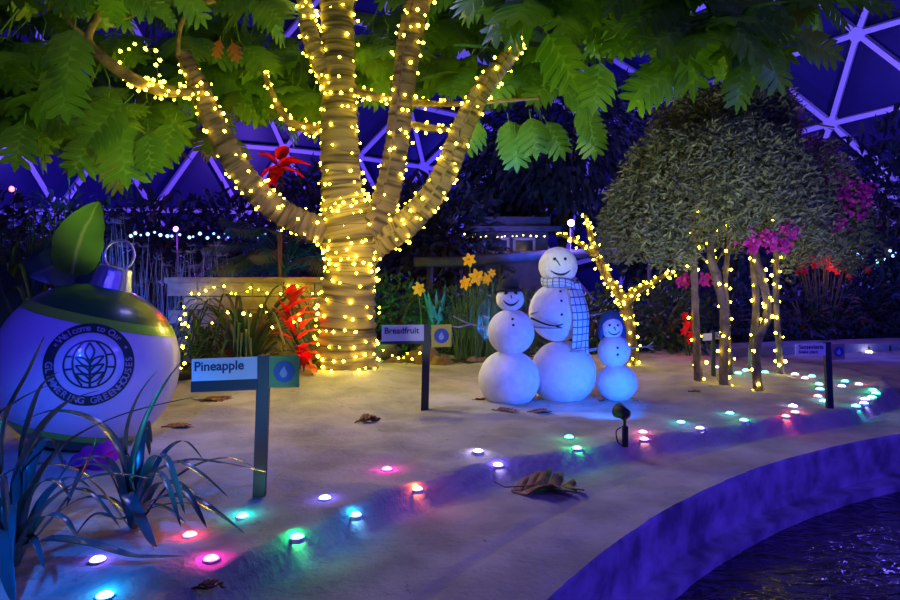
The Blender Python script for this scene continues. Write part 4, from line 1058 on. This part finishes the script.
dry_leaf('large curled brown dead leaf lying on the path below the snowmen', 505, 492, .5, math.radians(4), 1, .75)
dry_leaf('small jagged dry leaf on the sand right of the trunk foot', 357, 423, .2, math.radians(10), 2, 1.4)
dry_leaf('small curled reddish dry leaf at the bottom of the path', 196, 591, .11, math.radians(20), 3, 1.3)
dry_leaf('flat brown dry leaf under the left end of the Pineapple sign', 196, 401, .34, math.radians(5), 4, .5)
dry_leaf('thin dry leaf scrap between the bauble and the Pineapple sign', 165, 427, .2, math.radians(15), 5, .4)
dry_leaf('dark dry leaf at the foot of the hatted snowman', 495, 411, .2, math.radians(0), 6, .5)
dry_leaf('dark dry leaf at the foot of the scarfed snowman', 530, 412, .2, math.radians(0), 7, .5)
dry_leaf('dark dry leaf behind the hatted snowman, at its left', 474, 400, .12, math.radians(0), 8, .7)
dry_leaf('tiny dark dry leaf beside the leftmost weeping trunk', 690, 392, .12, math.radians(0), 9, .5)


# ------------------------------------------------------------------ rocks and wall behind
rk = [(368, 368, 9.9, 30, 20, 'reddish rock just right of the trunk foot'), (396, 370, 9.8, 26, 17, 'reddish rock behind the Breadfruit sign panel'), (422, 364, 9.9, 34, 22, 'largest rounded rock behind the Breadfruit sign post'),
      (442, 368, 9.7, 22, 18, 'pinkish rock right of the Breadfruit sign'), (462, 371, 9.7, 18, 10, 'low rock between the Breadfruit sign and the hatted snowman'), (478, 366, 9.9, 20, 14, 'rock beside the hatted snowman, left'),
      (300, 385, 8.9, 22, 14, 'brown rock left of the trunk foot under the red leaves'), (384, 352, 10.3, 26, 15, 'dark rock at the back of the pile behind the Breadfruit sign'), (530, 372, 10.0, 30, 16, 'dark rock half hidden behind the two larger snowmen'),
      (215, 386, 8.7, 30, 12, 'low rock behind the left end of the Pineapple sign')]
for i, (x, y, Y, w_, h_, lab) in enumerate(rk):
    s = Y / F; m = MB(); m.sphere(P(x, y, Y), (w_ * s / 1.6, w_ * s / 2, h_ * s / 1.3), 24, 16, disp=.35, seed=i * 3.1, dscale=1.6); tag(m.build('rock', M['rock']), lab, 'rock', 'reddish garden rocks')


def block_wall():
    t = thing('garden_wall', 'low block wall trimmed with lights behind the bromeliad', 'wall', P(255, 372, 9.6)); m = MB(); rr = random.Random(2)
    Y = 9.9; x0 = P(186, 300, Y).x; x1 = P(330, 300, Y).x
    for row in range(6):
        z = .12 + row * .19; x = x0 - (row % 2) * .2
        while x < x1:
            L = rr.uniform(.34, .44); m.box((x + L / 2, Y + rr.uniform(-.01, .01), z + .09), (L - .012, .3, .178)); x += L
    m.build('blocks', M['block'], t, smooth=False); m = MB(); m.box(((x0 + x1) / 2 - .08, Y - .02, .12 + 6 * .19 + .03), (x1 - x0 + .3, .38, .07)); m.build('capstone', M['block'], t, smooth=False)
    pts = [P(186 + 5 * k + rr.uniform(-2, 2), 291 + 3 * math.sin(k * .8) + rr.uniform(-1, 1), Y - .25) for k in range(27)]
    string_light('warm string lights along the top of the low block wall', pts, 16, 61, group='warm string lights in the planting')
    pts = [P(x, y, 8.6) for x, y in [(183, 300), (186, 312), (181, 322), (190, 327), (184, 340), (182, 352), (186, 360), (183, 372)]]
    string_light('warm string lights hanging at the left end of the block wall', pts, 12, 62, group='warm string lights in the planting')
    pts = [P(x, y, 8.2) for x, y in [(206, 328), (230, 310), (250, 318), (262, 305), (275, 330), (300, 318), (320, 300)]]
    string_light('warm string lights strewn over the dark bromeliad', pts, 10, 63, group='warm string lights in the planting')
    pts = [P(x, y, 9.3) for x, y in [(380, 350), (388, 356), (400, 360), (412, 350), (420, 352), (400, 370), (394, 374)]]
    string_light('short warm string lights draped over the rocks behind the Breadfruit sign', pts, 9, 64, group='warm string lights in the planting')


block_wall()


# ------------------------------------------------------------------ bromeliad, ti plants, palms, shrubs
def rosette(name, label, base, n, L, hgt, W, mt, seed, flat=.5, par=None):
    r = random.Random(seed); t = thing(name, label, 'plant', base); m = MB()
    for k in range(n):
        a = 2.4 * k + r.uniform(-.2, .2); u = k / n; l = L * r.uniform(.8, 1.15); h = hgt * (1.15 - u * .8) * r.uniform(.8, 1.1); o = V((math.cos(a), math.sin(a), 0))
        q = cr([tuple(base + o * .03), tuple(base + o * l * .4 + V((0, 0, h * .8))), tuple(base + o * l * .8 + V((0, 0, h))), tuple(base + o * l * 1.1 + V((0, 0, h * flat)))], 4)
        m.strap(q, lambda s_: W * (.6 + .4 * min(1, s_ * 4)) * (1 - s_ ** 3) + .001, .35)
    m.build('leaves', M[mt], t); return t


rosette('bromeliad', 'dark spiky bromeliad in front of the low block wall', V((P(246, 380, 8.6).x, 8.6, .1)), 90, .85, .95, .022, 'darkleaf', 1, .5)
rosette('blade_leaf_plant', 'dark blade-leaved plant at the left edge behind the bauble', V((-4.25, 6.5, .0)), 46, 1.0, 1.7, .03, 'darkleaf', 9, .75)
rosette('bromeliad', 'smaller dark bromeliad at the left end of the block wall', V((P(200, 380, 8.9).x, 8.9, .1)), 40, .45, .7, .02, 'darkleaf', 2, .5)


def ti_plant(label, base, leaves, seed, mt='red', W=.065):
    t = thing('ti_plant', label, 'plant', base); m = MB(); st = MB(); top = None
    for (x0, y0, x1, y1, Y) in leaves:
        a, b = P(x0, y0, Y), P(x1, y1, Y - .1); mid = (a + b) / 2 + V((0, -.03, .04)); q = cr([tuple(a), tuple(mid), tuple(b)], 5)
        m.strap(q, lambda s_: W * math.sin(PI * min(1, s_ * .92 + .06)) ** .7 + .001, .3, side=V((0, -.5, 1)).cross((b - a).normalized()) .cross((b - a).normalized()) if False else None)
        st.tube([V((base.x, base.y, base.z - .1)), V((base.x, base.y, base.z + .3)), a], [.01, .008, .005], 6)
    m.build('leaves', M[mt], t); st.build('stem', M['darkleaf'], t); return t


ti_plant('glowing red broad-leaved plant between the bromeliad and the trunk', V((P(300, 380, 8.5).x, 8.5, .15)),
         [(290, 322, 276, 296, 8.3), (288, 312, 308, 290, 8.3), (285, 312, 320, 298, 8.25), (288, 322, 318, 312, 8.2), (300, 330, 318, 318, 8.2), (292, 306, 308, 286, 8.3), (296, 335, 280, 318, 8.3),
          (300, 350, 318, 345, 8.1), (310, 350, 304, 372, 8.1), (300, 345, 312, 368, 8.1), (296, 352, 316, 358, 8.1), (306, 365, 318, 380, 8.1), (302, 360, 296, 345, 8.2), (290, 330, 272, 306, 8.35), (294, 326, 313, 303, 8.3), (292, 340, 272, 334, 8.3), (298, 340, 320, 330, 8.15), (300, 356, 322, 356, 8.1), (290, 300, 296, 284, 8.35), (306, 350, 298, 374, 8.1)], 1)
ti_plant('red-lit broad leaves high behind the left-leaning limb', V((P(280, 380, 10.5).x, 10.5, .15)),
         [(276, 165, 258, 155, 10.4), (278, 168, 262, 178, 10.4), (280, 165, 276, 188, 10.4), (282, 168, 300, 160, 10.4), (282, 170, 304, 178, 10.4), (283, 166, 312, 166, 10.4), (280, 160, 290, 148, 10.4), (278, 172, 268, 190, 10.4)], 2, W=.13)


def palm(label, base, n, L, seed, mt='palmleaf', trunk=.6, name='palm', el=(.1, 1.1)):
    r = random.Random(seed); t = thing(name, label, 'palm', base); m = MB(); st = MB(); top = base + V((0, 0, trunk)); st.tube([base - V((0, 0, .1)), top], [.07, .05], 8)
    for k in range(n):
        a = 2.4 * k + r.uniform(-.3, .3); e = r.uniform(*el); o = V((math.cos(a) * math.cos(e), math.sin(a) * math.cos(e), math.sin(e))); l = L * r.uniform(.8, 1.1)
        q = cr([tuple(top), tuple(top + o * l * .5 + V((0, 0, .05))), tuple(top + o * l - V((0, 0, l * .28)))], 9); st.tube(q, [.012 - .0005 * i for i in range(len(q))], 4)
        for i in range(3, len(q)):
            p = V(q[i]); tg = (V(q[min(i + 1, len(q) - 1)]) - V(q[i - 1])).normalized(); sd = tg.cross(V((0, 0, 1))).normalized(); w_ = math.sin(PI * i / (len(q) + 1)) * .34 * l
            for s_ in (-1, 1):
                for h in (0, .5): m.leaf(p + tg * h * .06 * l, sd * s_ + tg * .6 - V((0, 0, .35)), V((0, 0, 1)), w_, .03 * l, .2)
    st.build('stem', M['stem'], t); m.build('fronds', M[mt], t); return t


palm('teal-lit feathery palm behind the left side of the trunk', V((P(285, 300, 12).x, 12, .2)), 22, 1.5, 3, trunk=1.2)
palm('second teal-lit palm farther left behind the low block wall', V((P(240, 300, 13).x, 13, .2)), 16, 1.1, 4, trunk=.9)


def shrub(name, label, c, rad, n, L, W, mt, seed, cat='shrub', thin=False, up=.2, group=None, trunk=True, ground_z=.12):
    r = random.Random(seed); c = V(c); t = thing(name, label, cat, (c.x, c.y, ground_z), group); m = MB()
    for k in range(n):
        d = V((r.gauss(0, 1), r.gauss(0, 1), r.gauss(0, 1))).normalized(); u = r.random() ** .45; lump = 1 + .35 * noise.noise(d * 2.2 + V((seed, 0, 0)))
        p = c + V((d.x * rad[0], d.y * rad[1], d.z * rad[2])) * u * lump
        if p.z < ground_z: p.z = ground_z + r.random() * .3
        dd = (d + V((r.uniform(-.8, .8), r.uniform(-.8, .8), r.uniform(-.9, .4) + up))); m.leaf(p, dd, V((r.uniform(-.6, .6), -.6, .8)), L * r.uniform(.6, 1.2), W * r.uniform(.7, 1.2))
    m.build('foliage', M[mt], t)
    if trunk:
        s_ = MB(); s_.tube([V((c.x, c.y, ground_z - .1)), V((c.x + .05, c.y, (c.z + ground_z) / 2)), V(c)], [.09 * rad[0] ** .5 + .02, .07, .03], 8)
        for k in range(7):
            d = V((r.uniform(-1, 1) * rad[0], r.uniform(-1, 1) * rad[1], r.uniform(0, .8) * rad[2])) * .7; s_.tube([V((c.x + .03, c.y, (c.z + ground_z) / 2)), c + d * .5, c + d], [.04, .025, .01], 6)
        s_.build('stems', M['wood'], t)
    return t


def PS(px, py, Y): return P(px, py, Y)


# dark tree behind the snowmen, house plants, hedges
shrub('evergreen_tree', 'tall dark leafy tree behind the snowmen, a few leaves lit blue', PS(560, 150, 16.2), (2.1, 1.0, 2.1), 2600, .34, .13, 'duskleaf', 1, 'tree', up=-.5)
shrub('evergreen_tree', 'dark tree behind the shelter roof, right of the curved limb', PS(500, 185, 17), (1.2, .8, 1.2), 1300, .26, .12, 'darkleaf', 2, 'tree', up=-.3)
shrub('evergreen_tree', 'dark pointed tree left of the weeping crown top', PS(632, 130, 18.4), (1.1, .8, 1.5), 1200, .3, .1, 'duskleaf', 3, 'tree', up=.4)
dense = [(-40, 250, 14.5, 2.2, 1.3, 'dark hedge shrub at the far left edge'), (60, 255, 15.5, 2.0, 1.4, 'dark blue shrub behind the bauble loop'), (150, 252, 16.5, 2.2, 1.3, 'dark blue shrub behind the tall reeds'),
         (235, 248, 17, 2.2, 1.5, 'dark blue shrub behind the left-leaning limb'), (320, 235, 16, 1.6, 1.6, 'dark blue shrub behind the trunk, left side'), (395, 245, 15.5, 1.5, 1.5, 'dark blue shrub behind the trunk, right side'),
         (445, 245, 15.0, 1.5, 1.4, 'dark shrub left of the shelter'), (660, 235, 15.5, 1.6, 1.5, 'dark shrub behind the weeping tree, left side'), (730, 240, 15.0, 1.7, 1.5, 'dark shrub behind the weeping trunks'),
         (805, 225, 15.0, 1.8, 1.7, 'dark shrub behind the weeping tree, right side'), (880, 215, 14.5, 1.8, 1.8, 'dark shrub at the far right below the dome struts'), (950, 230, 13.5, 1.8, 1.6, 'dark shrub leaving the frame at right')]
for i, (x, y, Y, rx, rz, lab) in enumerate(dense):
    Y += (-.9, .9)[i % 2]; rx *= .8
    shrub('background_shrub', lab, PS(x, y, Y), (rx, .7, rz), 1400, .3, .12, 'duskleaf', 10 + i, group='dark shrubs at the back of the dome')
front = [(395, 318, 11.3, .9, .7, 'darkleaf', 'low dark green bush above the rocks'), (500, 330, 10.8, 1.0, .8, 'darkleaf', 'dark grassy bush behind the hatted snowman'), (585, 330, 11.2, .8, .7, 'darkleaf', 'dark bush between the snowmen and the small lit tree'),
         (665, 325, 11.4, .75, .75, 'darkleaf', 'dark bush with red flowers left of the weeping trunks'), (725, 320, 12.6, .9, .8, 'duskleaf', 'low bush seen between the weeping trunks'), (800, 318, 13.0, 1.0, .8, 'duskleaf', 'low dark bush right of the weeping trunks'),
         (860, 315, 13.4, 1.0, .9, 'duskleaf', 'low dark bush above the far walkway lights'), (930, 310, 13.2, 1.0, .9, 'duskleaf', 'low dark bush at the right edge'), (345, 300, 11.5, .7, .8, 'duskleaf', 'dark bush directly behind the trunk'),
         (450, 330, 11.2, .6, .6, 'darkleaf', 'dark bush under the yellow daffodils')]
for i, (x, y, Y, rx, rz, mt, lab) in enumerate(front):
    shrub('garden_shrub', lab, PS(x, y, Y), (rx, .6, rz), 1000, .17, .06, mt, 40 + i, trunk=True, group='low bushes behind the sand')
m = MB(); rr = random.Random(8)
t = thing('flowering_plant', 'plant with glowing red flowers left of the weeping trunks', 'plant', P(688, 350, 10.6)); fl = MB(); st = MB()
def bloom(p, R_, par, key='red'):
    fl = MB(); a0 = rr.uniform(0, 6)
    for i in range(6): fl.leaf(p, V((math.cos(a0 + i * 1.05), -.5, math.sin(a0 + i * 1.05))), V((0, -1, .2)), R_, R_ * .6)
    fl.build('flower', M[key], par)


for k in range(9):
    p = P(688 + rr.gauss(0, 5), 322 + rr.gauss(0, 7), 10.6 + rr.uniform(-.1, .1)); bloom(p, .085, t); st.tube([P(688, 372, 10.6), p], .004, 4)
st.build('stems', M['stem'], t); lamp('red_flower_light', 'POINT', P(690, 330, 10.3), None, (1, .03, .02), 2.5, .03)
t = thing('flowering_plant', 'orange-red lit flowers under the right side of the weeping crown', 'plant', V((6.9, 12.9, .15))); fl = MB(); st = MB()
for k in range(34):
    p = P(827 + rr.gauss(0, 18), 261 + rr.gauss(0, 6), 12.8 + rr.uniform(-.2, .2)); bloom(p, .1, t)
    st.tube([V((p.x * .2 + 5.5, 12.9, .1)), p], .006, 4)
st.build('stems', M['stem'], t)


# tall reeds left, grass behind snowmen
def reeds(label, x0, x1, ybase, ytop, Y0, Y1, n, seed, mt, tuft=0, name='reeds', W=.012):
    r = random.Random(seed); b = P((x0 + x1) / 2, 300, (Y0 + Y1) / 2); t = thing(name, label, 'plant', (b.x, b.y, .1)); m = MB(); tf = MB()
    for k in range(n):
        Y = r.uniform(Y0, Y1); x = r.uniform(x0, x1); p = P(x, 300, Y); p.z = .05; top = P(x + r.uniform(-14, 14), r.uniform(ytop, (ytop + ybase) / 2), Y)
        m.strap(cr([tuple(p), tuple((p + top) / 2 + V((r.uniform(-.03, .03), 0, .03))), tuple(top)], 4), lambda s_: W * (1 - s_ * .8), .3, side=V((1, .3, 0)))
        if k < tuft:
            tf = MB()
            for j in range(26):
                d = V((r.gauss(0, 1), r.gauss(0, 1), r.uniform(-.1, .9))).normalized(); tf.leaf(top, d, V((0, -1, .2)), r.uniform(.08, .16), .008)
            tf.build('tuft', M[mt], t)
    m.build('stalks', M[mt], t)
    return t


M['reed'] = mat('blue_grey_reed', (.12, .18, .2), .6, (.2, .28, .3), 3)
reeds('tall blue-lit papyrus reeds with starry tufts right of the bauble', 128, 232, 330, 245, 10.4, 12.2, 130, 1, 'reed', 16)
reeds('bluish reeds behind the bauble loop', 60, 140, 300, 215, 9.5, 12, 70, 2, 'reed', 8)
reeds('blade grass clump left of the scarfed snowman under the daffodils', 455, 500, 350, 275, 9.9, 10.6, 110, 3, 'stem', W=.01)
reeds('dark grass blades at the far left edge', -20, 70, 330, 200, 6.4, 7.4, 60, 4, 'darkleaf', W=.018)


def broad_leaf_plant():
    b = V((P(40, 420, 6.4).x, 6.4, .05)); t = thing('elephant_ear_plant', 'broad-leaved plant behind the left of the bauble, one leaf bright green', 'plant', b)
    def leaf(p0, p1, W, mt, lab=None, side=V((1, .3, 0))):
        mb = MB(); q = cr([tuple(p0), tuple((p0 + p1) / 2 + V((0, -.05, .02))), tuple(p1)], 10); mb.strap(q, lambda s_: W * (math.sin(PI * min(1, s_ ** .8 * .97 + .02))) ** .95 + .002, .3, side=side)
        # three-vertex rows are enough: wavy edge by displacement
        vs = [V(v) + V((0, .0, 0)) + V((1, 0, 0)) * .015 * noise.noise(V(v) * 14) for v in mb.v]; mb.v = [tuple(v) for v in vs]; o = mb.build('leaf', M[mt], t)
        if lab: o['label'] = lab
        st = MB(); st.tube(cr([tuple(b), tuple((b + p0) / 2 + V((.06, 0, .1))), tuple(p0)], 5), [.016 - .001 * i for i in range(11)], 6); st.build('stalk', M['stem'], t)
    leaf(P(70, 278, 5.9), P(99, 202, 5.8), .185, 'bigleaf', 'upright bright green leaf'); leaf(P(84, 262, 6.0), P(30, 276, 5.7), .17, 'bigleafdark', 'dark teal leaf', V((.1, 0, 1)))
    leaf(P(60, 290, 6.0), P(100, 262, 5.9), .14, 'bigleafdark', None, V((.3, .2, 1))); leaf(P(20, 330, 6.2), P(-5, 262, 6.0), .16, 'bigleafdark'); leaf(P(30, 300, 6.2), P(50, 240, 6.3), .1, 'bigleafdark')


broad_leaf_plant()
# magenta and red plants under the bauble's front
def bracts():
    c = P(88, 466, 4.75); b = V((c.x, c.y, H(c.x, c.y))); t = thing('bromeliad', 'plant with big magenta bracts under the front of the bauble', 'plant', b); m = MB(); r = random.Random(4)
    for x0, y0, x1, y1 in [(62, 482, 118, 440), (60, 486, 105, 446), (70, 484, 122, 452), (66, 476, 92, 448), (58, 484, 80, 455), (75, 486, 112, 462), (52, 486, 66, 462)]:
        a, e = P(x0, y0, 4.8), P(x1, y1, 4.7); m.strap(cr([tuple(a), tuple((a + e) / 2 + V((0, -.02, .03))), tuple(e)], 5), lambda s_: .055 * math.sin(PI * min(1, s_ * .9 + .08)) ** .7 + .002, .3, side=V((.2, .3, 1)))
    m.build('bracts', M['magenta'], t); m = MB()
    for k in range(14):
        a = P(45, 505, 4.6); d = V((r.uniform(-1, 1), r.uniform(-1, .3), r.uniform(.1, .8))); m.strap(cr([tuple(a), tuple(a + d * .15), tuple(a + d * .26 - V((0, 0, .04)))], 4), lambda s_: .016 * (1 - s_) + .001, .3)
    m.build('red_leaves', M['red'], t)
    lamp('bract_light', 'POINT', P(80, 500, 4.45), None, (1, .04, .25), 16, .03)


bracts()


# ------------------------------------------------------------------ daffodils, shelter, lamps in the background
def daffodil(label, px, py, Y, R, ang):
    c = P(px, py, Y); t = thing('daffodil', label, 'flower', (c.x, c.y + .1, .12), 'oversized yellow daffodils'); f = V((math.sin(ang), -1, .15)).normalized(); u, w_ = perp(f)
    st = MB(); st.tube(cr([(c.x, c.y + .1, .05), (c.x + .03, c.y + .1, c.z * .6), tuple(c - f * .04 + V((0, 0, -.02))), tuple(c)], 5), .011, 6); st.build('stem', M['stem'], t); m = MB()
    for k in range(6):
        a = PI / 3 * k + .3; d = u * math.cos(a) + w_ * math.sin(a) - f * .15; m.strap(cr([tuple(c), tuple(c + d * R * .5), tuple(c + d * R)], 3), lambda s_: R * .28 * math.sin(PI * min(1, s_ * .85 + .12)) + .001, .2, side=d.cross(f))
    m.build('petals', M['yellow'], t); m = MB(); m.tube([c - f * .01, c + f * R * .3, c + f * R * .5], [R * .14, R * .2, R * .28], 12, cap=False); m.build('trumpet', M['yellow'], t)


for a in [(419, 289, 10.2, .11, .4, 'lone yellow daffodil above the Breadfruit sign post'), (469, 260, 10.2, .11, -.3, 'highest yellow daffodil of the group left of the snowmen'), (477, 277, 10.1, .13, .3, 'largest yellow daffodil in the middle of the group'),
          (465, 283, 10.2, .11, -.7, 'yellow daffodil at the lower left of the group'), (487, 279, 10.3, .10, .8, 'yellow daffodil at the right of the group'), (492, 273, 10.5, .07, .2, 'small yellow daffodil nearest the hatted snowman')]:
    daffodil(a[5], *a[:5])


def shelter():
    b = P(510, 300, 14.2); t = thing('garden_shelter', 'small bluish shelter with two windows and a lit eave', 'building', (b.x, b.y, .1)); Y = 14.2
    x0, x1 = P(478, 250, Y).x, P(548, 250, Y).x; zt = P(500, 232, Y).z
    m = MB(); m.box(((x0 + x1) / 2, Y + .6, zt / 2), (x1 - x0, 1.2, zt)); m.build('walls', M['shelterwall'], t, smooth=False)
    m = MB(); m.box(((x0 + x1) / 2, Y + .5, zt + .05), (x1 - x0 + .4, 1.7, .1)); m.box(((x0 + x1) / 2, Y + .6, zt + .2), (x1 - x0 + .1, 1.2, .22)); m.build('roof', M['shelterroof'], t, smooth=False)
    for a, c in ((484, 508), (514, 534)):
        p, q = P(a, 239, Y - .02), P(c, 252, Y - .02); w_ = MB(); mx, mz = (p.x + q.x) / 2, (p.z + q.z) / 2; W_, H_ = q.x - p.x, p.z - q.z
        for dx, dz, sx, sz in ((0, H_ / 2, W_ + .05, .05), (0, -H_ / 2, W_ + .05, .05), (-W_ / 2, 0, .05, H_), (W_ / 2, 0, .05, H_)): w_.box((mx + dx, Y - .03, mz + dz), (sx, .06, sz))
        o = w_.build('window', M['walk'], t, smooth=False); w_ = MB(); w_.box((mx, Y - .01, mz), (W_, .02, H_)); w_.build('pane', M['pane'], o, smooth=False)
    string_light('short string of warm bulbs under the shelter eave', [P(462 + 5.2 * k, 235 + (k % 2) * 1.5, Y - .32) for k in range(17)], 14, 71, BULBS, group='warm string lights in the planting')
    # long sloping beam rail in front
    t2 = thing('wooden_rail', 'long dark blue rail on posts running behind the snowmen', 'rail', P(500, 300, 12)); m = MB()
    pts = [P(414, 262, 11.8), P(470, 262, 12), P(545, 255, 12.3), P(640, 252, 12.8), P(690, 250, 13.2)]
    m.tube(pts, .09, 10); m.build('beam', M['shelterroof'], t2)
    for x, y in ((430, 262), (500, 259), (556, 254), (650, 252)):
        p = P(x, y, 12.2 if x < 600 else 12.8); m = MB(); m.tube([V((p.x, p.y, .0)), p], .05, 8); m.build('post', M['shelterroof'], t2)


shelter()


def agave():
    b = V((P(436, 330, 10.9).x, 10.9, .15)); t = thing('agave', 'teal-lit upright spiky plant between the trunk and the daffodils', 'plant', b); m = MB(); r = random.Random(6)
    for k in range(22):
        a = 2.4 * k; o = V((math.cos(a), math.sin(a), 0)); top = b + o * r.uniform(.1, .42) + V((0, 0, r.uniform(.6, 1.15))); m.strap(cr([tuple(b + o * .04), tuple(b + o * .12 + V((0, 0, .5))), tuple(top)], 4), lambda s_: .06 * (1 - s_ ** 2) + .001, .4)
    m.build('leaves', M['palmleaf'], t); lamp('agave_light', 'SPOT', b + V((.1, -.9, .1)), b + V((0, 0, .6)), (.02, .45, 1), 45, .04, 60)


agave()


def flood_fixture(label, px, py, Y, col, strength, energy, r=.05):
    p = P(px, py, Y); t = thing('floodlight', label, 'floodlight', (p.x, p.y, .1)); m = MB(); m.tube([V((p.x, p.y + .06, .0)), p + V((0, .06, -.02))], .018, 8); m.build('pole', M['black'], t)
    m = MB(); m.tube([p + V((0, .1, 0)), p + V((0, .0, 0))], [r * .7, r * 1.15], 16); m.build('housing', M['black'], t)
    mm = mat('flood_lens', (1, 1, 1), .4, emit=col, estr=strength); m = MB(); m.sphere(p + V((0, -.01, 0)), (r, r * .5, r), 14, 8); m.build('lens', mm, t)
    lamp('floodlight_beam', 'POINT', p + V((0, -.15, 0)), None, col, energy, .04)


flood_fixture('bright violet floodlight above the tallest snowman, in the small tree', 571, 223, 12.4, (.4, .2, 1), 30, 130, .06)
flood_fixture('small purple floodlight among the reeds at left', 176, 229, 13.2, (.4, .06, 1), 9, 60, .05)
flood_fixture('tiny cyan floodlight under the leaves at upper left', 68, 166, 15.5, (.05, .5, 1), 16, 20, .05)
flood_fixture('tiny red lamp at the far left in front of the dome', 12, 189, 15, (1, .05, .05), 12, 3, .06)

# far string of cold bulbs at left and right
M['coldbulb'] = mat('cold_bulb', (.6, .7, 1), .4, emit=(.2, .35, 1), estr=5); COLD = ico(.028, 'bulb_cold', M['coldbulb'])
rr = random.Random(77)
string_light('cold blue string lights far behind the reeds', [P(128 + 6 * k, 236 + rr.uniform(-5, 3), 14.5) for k in range(26)], 26, 81, COLD, group='cold blue string lights')
string_light('cold blue string lights far right of the weeping crown', [P(850 + 4 * k, 256 + rr.uniform(-6, 6), 13.4) for k in range(14)], 14, 82, COLD, group='cold blue string lights')
string_light('cold blue string lights along the rail right of the small tree', [P(605 + 5 * k, 234 + rr.uniform(-2, 2), 13.2) for k in range(10)], 9, 83, COLD, group='cold blue string lights')
